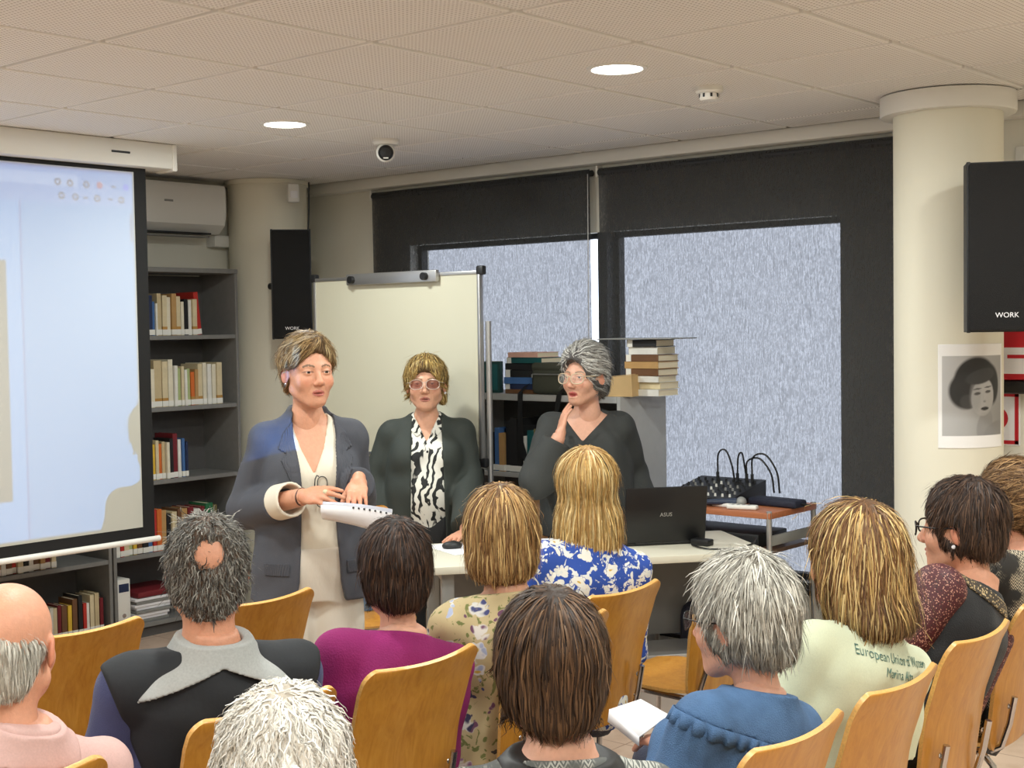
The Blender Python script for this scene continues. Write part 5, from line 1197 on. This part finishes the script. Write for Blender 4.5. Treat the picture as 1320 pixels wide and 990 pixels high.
# papers in her hands
a, b, c, d_ = atd(414, 648, 4.50), atd(506, 658, 4.44), atd(502, 690, 4.47), atd(416, 668, 4.52); nu, nv = 14, 8; V = []
for i in range(nu):
    for j in range(nv):
        u_, v_ = i/(nu-1), j/(nv-1); p = (a*(1-u_)+b*u_)*(1-v_)+(d_*(1-u_)+c*u_)*v_; V.append(p-_f*.02*math.sin(v_*math.pi)*(1-.5*u_)+np.array([0, 0, .006*math.sin(u_*3)]))
idx = np.arange(nu*nv).reshape(nu, nv); Q = np.stack([idx[:-1, :-1], idx[1:, :-1], idx[1:, 1:], idx[:-1, 1:]], -1).reshape(-1, 4)
pe = empty('held_papers', tuple(a), 0, 'folded white papers in a punched sleeve held by the woman in the blazer', 'papers'); o = np_mesh('sheet', np.array(V)-a, Q, M_paper, pe); so = o.modifiers.new('t', 'SOLIDIFY'); so.thickness = .004
o = np_mesh('sleeve_strip', (np.array(V)-_f*.004-a)[idx[:, :2].ravel()]+np.array([0, 0, .004]), np.stack([np.arange(0, 2*nu-2, 2), np.arange(2, 2*nu, 2), np.arange(3, 2*nu+1, 2), np.arange(1, 2*nu-1, 2)], -1), mat('clear_sleeve', rgb(205, 208, 222), .3), pe)
for k in range(7): MB().sph(tuple(np.array(V)[idx[6+k, 1]]-_f*.007-a), .0035, 8).build('punch_hole', M_dark, pe)
# ---------------------------------------------------------------- woman in sunglasses
HC = atd(549, 497, 6.35); az = 136; bf = np.array([math.sin(R(az)), math.cos(R(az)), 0]); q = HC-bf*.03
s = Person('standing woman with tinted sunglasses, dark jacket and black and white leaf blouse', (549, 497, 6.35), az, 139, (q[0], q[1], .75), hp=.10, hs=1.0, h_head=.0032, seated=False, skin=C(212, 160, 132), lip=C(160, 92, 84), brow=C(130, 100, 70), sh=.150, wide=1.06, hx=1.09, deep=1.1, cheek=.2, age=1)
s.arm(1, atd(487, 618, 6.42), atd(490, 700, 6.30)); s.arm(-1, atd(604, 618, 6.36), atd(601, 686, 6.03))
s.hand(1, (0, 0, -1), s.br, (.4, .45, .5, .5), sc=.9); s.hand(-1, atd(578, 697, 5.92)-atd(601, 686, 6.03), (0, 0, 1), (.25, .25, .3, .3), sc=.9, h=.0032)
s.finish_body(.01); s.eyes(); L = s.L
fs = s.field(.0065, legs=False); s.torso(fs, .009, zlo=-.10*L, belly=.02); fs.wrinkle(.0018, .10, 6); fs.keep(lambda x, y, z: (z-1.03*L)+y*.2+0*x, .003); opening(fs, L, [(.76, -.03), (.80, .003), (.92, .034), (1.0, .055), (1.1, .06)]); s.cloth('blouse', fs, pattern_leaf())
for i in (-1, 1): on_surface(s, fs, 'shirt_collar', [(i*.030, .985*L), (i*.075, 1.0*L), (i*.078, .90*L), (i*.046, .835*L), (i*.020, .87*L)], MATS['leaf_print'], .006, .004)
for k in range(4): on_surface(s, fs, 'button', [(-.006, (.70-.14*k)*L), (.006, (.70-.14*k)*L), (.006, (.70-.14*k)*L+.012), (-.006, (.70-.14*k)*L+.012)], M_black, .003, .003, n=5)
M_jk = mat('dark_green_jacket', rgb(48, 54, 50), .8, bump=(14, .35, (1, 1, .5)), noise=(400, .08))
kr = s.rows; s.rows = [(-.2*L, .20, .15, 0), (0, .20, .15, 0), (.2*L, .195, .146, 0), (.42*L, .185, .138, .010)]+[r_ for r_ in kr if r_[0] > .5*L]
fj = s.field(.007, legs=False); s.torso(fj, .020, zlo=-.18*L, belly=.01); s.arms(fj, .020, 1.92, flare=.014, r=(.052, .048, .046, .036)); fj.wrinkle(.002, .13, 21, (1, 1, .5)); fj.keep(lambda x, y, z: (z-1.02*L)+y*.2+0*x, .003)
opening(fj, L, [(-.2, .085), (.2, .078), (.6, .074), (.85, .070), (1.05, .064)]); s.cloth('jacket', fj, M_jk); s.rows = kr
lower(s, (40, 42, 44))
f = short_hair(s, .005, -.055, FACE(.114, -.028, .070, .080, .100), True, top=.010, slope=.5, side=-.015); f.u(ell((.005, .066, .085), (.056, .026, .030), rotm('X', -25)), .02)
f.u(ell((.05, .055, .06), (.02, .03, .035)), .015); f.u(ell((-.05, .055, .06), (.02, .03, .035)), .015)
f.u(ell((-.066, -.052, -.055), (.018, .026, .035)), .02)
s.hair(f, [C(190, 160, 96), C(150, 120, 64), C(120, 92, 54), C(206, 182, 124)], C(84, 66, 42), 2400, .055, flow=lambda p: np.stack([p[:, 0]*5, p[:, 1]*3+.25, -.75+0*p[:, 0]], 1), lift=.005, seed=12)
m, g, b, tc = newmat('tinted_lens', .08); b.inputs['Base Color'].default_value = rgb(120, 66, 58); b.inputs['Alpha'].default_value = .72
glasses(s, mat('silver_frame', rgb(205, 190, 180), .3, metal=.6), m, .056, .044, .014, name='sunglasses', z=-.002); bead(s, (-.082, -.004, -.036), .006, M_paper)
# ---------------------------------------------------------------- woman with hand on her chin
HC = atd(753, 487, 6.25); az = 150; bf = np.array([math.sin(R(az)), math.cos(R(az)), 0]); q = HC-bf*.03
s = Person('standing grey haired woman in charcoal V-neck sweater touching her chin', (753, 487, 6.25), az, 176, (q[0], q[1], .79), hp=.02, hs=1.05, h_head=.0032, seated=False, skin=C(216, 164, 138), lip=C(168, 62, 64), brow=C(140, 120, 100), sh=.150, wide=1.04, hx=1.05, deep=1.05, cheek=.3, mouth=.75, age=.5)
s.arm(1, atd(694, 618, 6.08), atd(722, 560, 6.08)); s.arm(-1, atd(812, 612, 6.42), atd(836, 668, 6.28))
s.hand(1, atd(733, 510, 6.16)-atd(722, 560, 6.08), -_r*.9-_f*.35, (.25, .3, .4, .5), (.80, .5, -.35), sc=.97, h=.0032); s.hand(-1, (0, 0, -1), -s.br, (.4, .45, .5, .5), sc=.92)
s.finish_body(.01); s.eyes((.08, .10, .12)); L = s.L
M_sw = mat('charcoal_sweater', rgb(56, 58, 57), .85, bump=(16, .4, (1, 1, .5)), noise=(300, .08))
kr = s.rows; s.rows = [(-.2*L, .195, .15, 0), (0, .20, .15, 0), (.2*L, .205, .15, 0), (.45*L, .20, .142, .008), (.65*L, .19, .134, .006)]+[r_ for r_ in kr if r_[0] > .7*L]
f = s.field(.007, legs=False); s.torso(f, .014, zlo=-.12*L); s.arms(f, .022, 1.86, flare=.006, r=(.056, .062, .060, .034)); f.wrinkle(.0035, .16, 31, (1, 1, .5)); f.keep(lambda x, y, z: (z-.985*L)+y*.35+0*x, .003); opening(f, L, [(.70, -.04), (.745, .004), (.90, .075), (1.0, .115)]); s.cloth('sweater', f, M_sw); s.rows = kr
lower(s, (44, 46, 50))
f = short_hair(s, .010, -.075, FACE(.116, -.018, .070, .082, .100), True, top=.016, back=.012, slope=.5); f.u(ell((0, .052, .105), (.062, .035, .026)), .02); f.u(ell((-.05, -.02, -.03), (.03, .05, .04)), .02); f.u(ell((0, -.098, -.03), (.055, .035, .065)), .02)
s.hair(f, [C(196, 194, 188), C(150, 146, 140), C(110, 106, 102), C(216, 214, 208)], C(82, 78, 76), 2600, .075, flow=lambda p: np.stack([p[:, 0]*4, -.9+0*p[:, 0], -.2-1.0*np.clip(-p[:, 1]*8, 0, 1)], 1), lift=.006, seed=13, zcol=lambda V, C_: C_*np.where((V[:, 1] < -.055) | (V[:, 2] < -.03), .45, 1.0)[:, None])
m, g, b, tc = newmat('clear_lens', .05); b.inputs['Base Color'].default_value = (1, 1, 1, 1); b.inputs['Alpha'].default_value = .10
glasses(s, mat('clear_frame', rgb(206, 188, 160), .25), m, .054, .044, .016, r=.0022, name='spectacles', z=-.002)
# ---------------------------------------------------------------- audience helper
def seated(key, label, head, body_az, head_az, **k):
    bk = k.pop('back', -.025); return Person(label, head, body_az, head_az, seat_of(key, bk), **k)
# bald man, pink shirt
s = seated('P1', 'bald man with grey hair fringe and pale pink shirt at the left edge', (13, 836, 2.66), -82, -42, female=False, hs=1.06, skin=C(222, 160, 130), sh=.168, wide=1.10, deep=1.1, hp=-.02)
lap_hands(s); s.finish_body(); top(s, 'shirt', mat('pink_shirt', rgb(216, 178, 172), .85, bump=(16, .5), noise=(250, .05)), .014, 1.9, (1.055, .25), belly=.04); lower(s, (70, 72, 80))
f = collar_field(s, .006, .022, .955, 1.06, .1); s.cloth('collar', f, MATS['pink_shirt'])
f = s.hfield(); f.u(ell((0, -.018, .040), (.083, .104, .090))); f.u(ell((0, -.07, -.03), (.062, .042, .058)), .03); f.sub(FACE(.10, -.04, .07, .10, .12), .01); f.keep(lambda x, y, z: (z-.022)+(y)*.25+0*x, .05); f.keep(lambda x, y, z: -.082-z+0*x+0*y, .006)
for i in (-1, 1): f.sub(ell((i*.088, .004, -.018), (.026, .028, .038)), .008)
s.hair(f, [C(196, 190, 178), C(170, 164, 152), C(214, 210, 200)], C(206, 158, 132), 2600, .050, lift=.003, rad=.0008, seed=21)
# man in black vest
s = seated('P2', 'man with curly grey hair and bald spot in black vest and navy sleeves', (267, 739, 3.10), -66, -55, female=False, hs=1.06, skin=C(206, 146, 116), sh=.172, wide=1.12, deep=1.12)
lap_hands(s); s.finish_body(); lower(s, (60, 62, 70)); L = s.L
top(s, 'shirt', fab('navy_sleeves', (66, 72, 112)), .012, 1.92, (.99, .3), belly=.03)
f = s.field(.0075, legs=False); s.torso(f, .026, zlo=-.12*L, belly=.03)
for i in (-1, 1): f.u(ell(s.S[i]+np.array([-i*.012, 0, .004]), (.066, .076, .066)), .03)
f.wrinkle(.0025, .15, 8)
for i in (-1, 1): f.keep(lambda x, y, z, i=i: (i*x-.225*1.0)*.9-(z-s.S[i][2])*.35+0*y, .006)
f.keep(lambda x, y, z: (z-1.0*L)+y*.2+0*x, .003); s.cloth('vest', f, mat('black_vest', rgb(24, 27, 32), .75, bump=(12, .35), noise=(300, .08)))
f = s.field(.0042, legs=False, lo=(-.27, -.22, .7*L), hi=(.27, .22, 1.2*L)); f.u(loft([(.80*L, .215, .130, -.016), (.86*L, .195, .122, -.018), (.92*L, .150, .108, -.020), (.98*L, .098, .088, -.018), (1.05*L, .076, .074, -.012)], .008)); f.sub(loft([(.80*L, .05, .05, -.016), (.98*L, .058, .058, -.014), (1.2*L, .066, .066, -.010)])); f.keep(lambda x, y, z: (.968*L-z)*.8-np.abs(x)*.30+0*y, .003); f.sub(ell((0, .16, .97*L), (.055, .12, .1)), .004)
s.cloth('collar', f, mat('grey_collar', rgb(166, 168, 166), .85, noise=(200, .08)), 'light grey fold-down collar')
f = short_hair(s, -.002, -.088, FACE(.105, -.04, .068, .085, .105), True); f.sub(ell((.004, -.125, .066), (.050, .040, .044)), .010); f.wrinkle(.0016, .03, 4)
s.hair(f, [C(112, 108, 100), C(84, 80, 74), C(140, 136, 128), C(66, 62, 58)], C(92, 74, 62), 3400, .024, curl=.8, lift=.006, rad=.0010, seed=22, wob=.5)
# white haired woman
s = seated('P3', 'woman with short white wavy hair at the bottom edge', (365, 1013, 2.03), -70, -50, hs=1.02, skin=C(220, 170, 146), wide=1.05)
lap_hands(s); s.finish_body(); lower(s, (90, 88, 92)); top(s, 'blouse', fab('pale_blouse', (206, 200, 196)), .012, 1.8)
f = short_hair(s, .010, -.09, ears=False, top=.008, back=.008); f.wrinkle(.003, .05, 7)
s.hair(f, [C(236, 232, 226), C(222, 216, 206), C(244, 242, 238), C(204, 196, 184)], C(190, 180, 166), 3400, .060, curl=1.1, lift=.0035, rad=.0013, seed=23, wob=.25, clump=.0035)
# magenta sweater
s = seated('P4', 'woman with short dark brown hair in a magenta sweater', (508, 741, 3.56), -72, -60, hs=1.02, skin=C(214, 160, 134), wide=1.10, deep=1.1)
lap_hands(s); s.finish_body(); lower(s, (50, 50, 58)); top(s, 'sweater', mat('magenta_knit', rgb(136, 28, 96), .9, bump=(220, .3), noise=(14, .08)), .016, 1.9, (1.0, .35), belly=.02, wr=.003)
f = short_hair(s, .006, -.078, FACE(), True, top=.01, back=.006)
DKB = [C(66, 46, 36), C(48, 34, 28), C(86, 60, 44), C(40, 28, 24)]
s.hair(f, DKB, C(34, 24, 20), 2600, .06, lift=.004, seed=24)
# beige floral blouse
s = seated('P5', 'woman with caramel bob haircut in a beige floral blouse', (645, 689, 3.86), -62, -46, hs=1.03, wide=1.08, deep=1.1)
lap_hands(s); s.finish_body(); lower(s, (70, 66, 60))
M_fl = pattern_flowers('beige_floral', rgb(196, 178, 136), [rgb(70, 74, 120), rgb(110, 70, 96), rgb(168, 178, 206), rgb(60, 56, 84), rgb(150, 110, 150), rgb(206, 206, 214)], 12, .56, rgb(110, 120, 64))
top(s, 'blouse', M_fl, .016, 1.7, (.99, .35), wr=.004, flare=.012)
def bob(s, low=-.15, v=.010, wide=.100, back=.094, tuck=.0):
    f = s.hfield(); f.u(ell((0, -.020, .042), (.086+v, .105+v, .094+v))); f.u(ell((0, -.040, low+.115), (wide, back, .125)), .03); f.u(ell((0, -.052, low+.06), (wide-.006, back-.018, .07)), .02)
    f.zones = [FACE(.118, -.04, .066, .090, .113)]; f.sub(FACE(.118, -.04, .068, .092, .115), .012); f.sub(ell((0, .035, low-.01), (.060, .09, .085)), .02); f.keep(lambda x, y, z: (low-z)+0*x+0*y, .012); return f
CAR = [C(176, 136, 84), C(140, 102, 62), C(110, 78, 48), C(200, 166, 112)]
s.hair(bob(s, -.125), CAR, C(96, 70, 44), 3000, .12, lift=.005, rad=.0013, seed=25, seg=9, grav=1.2)
# brown haired woman in front
s = seated('P6', 'woman with smooth brown hair in a grey patterned top, front centre', (708, 869, 2.26), -58, -52, hs=1.0, skin=C(216, 164, 140), wide=1.10, neck_drop=-.025)
lap_hands(s); s.finish_body(); lower(s, (40, 40, 44)); top(s, 'top', pattern_zigzag('grey_zigzag', rgb(92, 94, 92), rgb(176, 176, 168), .8), .013, 1.8, (.99, .3))
f = collar_field(s, .005, .018, .985, 1.015, .25); s.cloth('neck_trim', f, M_black, 'black neck trim')
f = short_hair(s, .006, -.064, FACE(), True, top=.008, back=.008)
s.hair(f, [C(84, 60, 42), C(62, 44, 32), C(108, 80, 56), C(50, 36, 28)], C(46, 33, 25), 3200, .075, lift=.003, rad=.0011, seed=26, wob=.06)
# blonde, blue and white blouse
s = seated('P7', 'woman with long blonde hair in a blue and white floral blouse', (755, 632, 4.40), -62, -48, hs=1.02, wide=1.08, deep=1.06)
lap_hands(s); s.finish_body(); lower(s, (60, 60, 70))
top(s, 'blouse', pattern_flowers('blue_floral', rgb(42, 78, 168), [rgb(232, 232, 226), rgb(222, 224, 222), rgb(240, 240, 236)], 21, .66, rgb(226, 228, 226), True), .015, 1.7, (1.0, .3), wr=.003)
BLO = [C(214, 180, 116), C(190, 150, 88), C(228, 204, 150), C(170, 130, 76)]
s.hair(bob(s, -.215, .008, .104, .088), BLO, C(160, 122, 70), 3000, .16, lift=.006, rad=.0014, seed=27, seg=9, grav=1.3)
MB().tube([tuple(xf(s.HM, np.array([p]))[0]-s.org) for p in ((.03, -.085, .115), (.045, -.10, .09), (.055, -.108, .06))], .005, 8).build('hair_clip', M_black, s.e)
# grey hair, denim
s = seated('P8', 'woman with short grey hair and glasses in a denim blouse with ruffled collar', (955, 803, 2.92), -84, -90, hs=1.02, skin=C(218, 164, 140), wide=1.06, hp=-.03)
s.arm(-1, None, atd(872, 962, 2.92)); s.hand(-1, atd(838, 950, 3.0)-atd(872, 962, 2.92), (0, 0, 1), (.6, .7, .8, .8), h=.004); lap_hands(s, sides=(1,)); s.finish_body(); s.eyes(); lower(s, (60, 64, 80)); L = s.L
M_den = mat('denim', rgb(74, 106, 146), .85, noise=(26, .14), bump=(350, .4)); fd = top(s, 'blouse', M_den, .014, 1.75, (1.0, .35), wr=.003)
f = s.field(.006, legs=False, lo=(-.28, -.24, .6*L), hi=(.28, .24, 1.15*L)); s.torso(f, .024, zlo=.5*L); f.keep(lambda x, y, z: np.maximum(.835*L-z+.10*np.abs(x), (z-1.03*L)+y*.2), .003); s.cloth('collar', f, M_den)
V = []; nT = 260
for k in range(nT+1):
    th = 2*math.pi*k/nT; dx, dy = math.sin(th), math.cos(th); rs_ = np.linspace(.30, .02, 120)
    for jz, (dz, amp) in enumerate(((0.004, .001), (-.012, .006), (-.026, .010))):
        pz_ = np.array([.835*L+.10*abs(r_*dx) for r_ in rs_]); dd = f.sample(np.stack([rs_*dx, rs_*dy, pz_+.012], 1)); hit = np.argmax(dd < 0); r_ = rs_[hit] if dd[hit] < 0 else .1
        r2 = r_+.009+amp*math.sin(k*1.05); V.append((r2*dx, r2*dy, .835*L+.10*abs(r_*dx)+dz))
V = np.array(V); idx = np.arange((nT+1)*3).reshape(nT+1, 3); Q = np.stack([idx[:-1, :-1], idx[:-1, 1:], idx[1:, 1:], idx[1:, :-1]], -1).reshape(-1, 4); o = np_mesh('collar_ruffle', xf(s.TM, V)-s.org, Q, M_den, s.e); so = o.modifiers.new('t', 'SOLIDIFY'); so.thickness = .002
f = short_hair(s, .008, -.084, FACE(), True, top=.012, back=.008, slope=.45)
GRY = [C(196, 192, 182), C(168, 164, 154), C(214, 210, 200), C(140, 136, 128)]
s.hair(f, GRY, C(120, 114, 104), 3000, .06, lift=.007, rad=.0011, seed=28, wob=.22, zcol=lambda V, C_: C_*np.where(V[:, 2] < -.02, .62, 1.0)[:, None])
glasses(s, M_black, MATS['clear_lens'], .050, .038, .016, name='spectacles'); 
pe = empty('leaflet', tuple(atd(825, 925, 3.0)), 0, 'white folded leaflet held by the woman in denim', 'leaflet'); a, b, c, d_ = atd(786, 914, 3.08), atd(826, 901, 3.10), atd(862, 921, 2.96), atd(824, 950, 2.95); o_ = atd(825, 925, 3.0)
V = np.array([a, b, c, d_, a+np.array([0, 0, -.012]), (a+d_)/2+np.array([.0, -.01, -.03]), d_+np.array([0, 0, -.006])])-o_
o = np_mesh('page', V[:4], np.array([[0, 3, 2, 1]]), M_paper, pe, smooth=False); so = o.modifiers.new('t', 'SOLIDIFY'); so.thickness = .0015
o = np_mesh('back_page', np.array([V[0], V[3], V[3]+np.array([.0, 0, -.02]), V[0]+np.array([-.005, 0, -.03])]), np.array([[0, 1, 2, 3]]), M_paper, pe, smooth=False); so = o.modifiers.new('t', 'SOLIDIFY'); so.thickness = .0015
# pale green shirt
s = seated('P9', 'woman with layered blonde brown hair in a printed pale green T-shirt', (1098, 722, 3.32), -72, -78, hs=1.05, skin=C(206, 146, 116), wide=1.14, deep=1.12)
lap_hands(s); s.finish_body(); lower(s, (50, 56, 76)); M_tee = mat('pale_green_tee', rgb(214, 220, 192), .85, bump=(14, .35), noise=(300, .04)); ft = top(s, 'tshirt', M_tee, .016, .78, (1.0, .35), wr=.003, flare=.016, belly=.02); L = s.L
M_ink = mat('green_ink', rgb(84, 120, 110), .7)
for txt, fz, sz in (('European Union of Women', .905, .031), ('Marina Alta', .84, .031)):
    o = text_obj('shirt_print', txt, sz, M_ink, s.e, extrude=0.0); me = o.data; V = np.zeros(len(me.vertices)*3); me.vertices.foreach_get('co', V); V = V.reshape(-1, 3)
    x = V[:, 0]*.74+.030; z = fz*L+V[:, 1]; y, ok = surf_at(ft, x, z, False); Vn = xf(s.TM, np.stack([x, y-.0035, z], 1))-s.org; me.vertices.foreach_set('co', Vn.ravel()); me.update()
f = bob(s, -.155, .010, .108, .098); f.u(ell((0, -.10, -.125), (.088, .045, .045)), .03)
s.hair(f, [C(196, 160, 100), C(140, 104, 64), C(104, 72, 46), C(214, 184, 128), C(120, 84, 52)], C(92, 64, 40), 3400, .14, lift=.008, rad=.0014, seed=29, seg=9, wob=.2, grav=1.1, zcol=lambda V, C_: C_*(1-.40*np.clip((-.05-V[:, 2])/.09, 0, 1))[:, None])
# burgundy sleeves
s = seated('P10', 'woman with short dark hair and black glasses, burgundy speckled sleeves', (1238, 682, 3.88), -84, -97, hs=1.04, skin=C(220, 162, 134), wide=1.10, deep=1.08, h_head=.0038)
lap_hands(s); s.finish_body(); s.eyes(); lower(s, (34, 34, 38)); L = s.L
fs = s.field(.0075, legs=False); s.arms(fs, .020, 1.85, flare=.006, r=(.056, .050, .042, .029)); fs.keep(lambda x, y, z: .09-np.abs(x)+0*y+0*z, .004); s.cloth('sleeves', fs, pattern_speck('burgundy_sequin', rgb(74, 22, 30), rgb(190, 140, 122), 230, .55, rgb(30, 12, 16)))
top(s, 'top', fab('black_jersey', (28, 29, 32)), .014, 2.0, (.955, .25), arms=False, wr=.002)
f = collar_field(s, .005, .020, .945, .972, .22, .3); s.cloth('neck_trim', f, pattern_speck('gold_lace', rgb(60, 52, 44), rgb(200, 176, 130), 160, .45), 'gold speckled neck trim')
f = short_hair(s, .004, -.078, FACE(), True, top=.008, back=.006); s.hair(f, [C(74, 54, 42), C(56, 40, 32), C(92, 68, 52), C(44, 32, 28)], C(38, 27, 23), 2600, .055, lift=.006, seed=30, wob=.18)
glasses(s, M_black, MATS['clear_lens'], .052, .036, .016, r=.0024, name='spectacles'); bead(s, (-.081, -.004, -.038), .006, M_paper)
# far right
s = seated('P11', 'woman with brown upswept hair in a woven beige and black top, right edge', (1300, 654, 4.24), -86, -100, hs=1.0, skin=C(216, 160, 134), wide=1.1)
lap_hands(s); s.finish_body(); lower(s, (44, 44, 48)); top(s, 'top', pattern_zigzag('woven_beige', rgb(44, 42, 40), rgb(196, 184, 160), .9), .014, 1.85, (.99, .35))
f = short_hair(s, .006, -.09, FACE(), True, top=.012); s.hair(f, [C(140, 106, 70), C(110, 82, 54), C(170, 134, 92), C(86, 62, 42)], C(84, 60, 40), 2400, .07, flow=lambda p: np.stack([p[:, 0]*2, -.8+0*p[:, 0], .25+0*p[:, 0]], 1), lift=.007, seed=31, wob=.25)
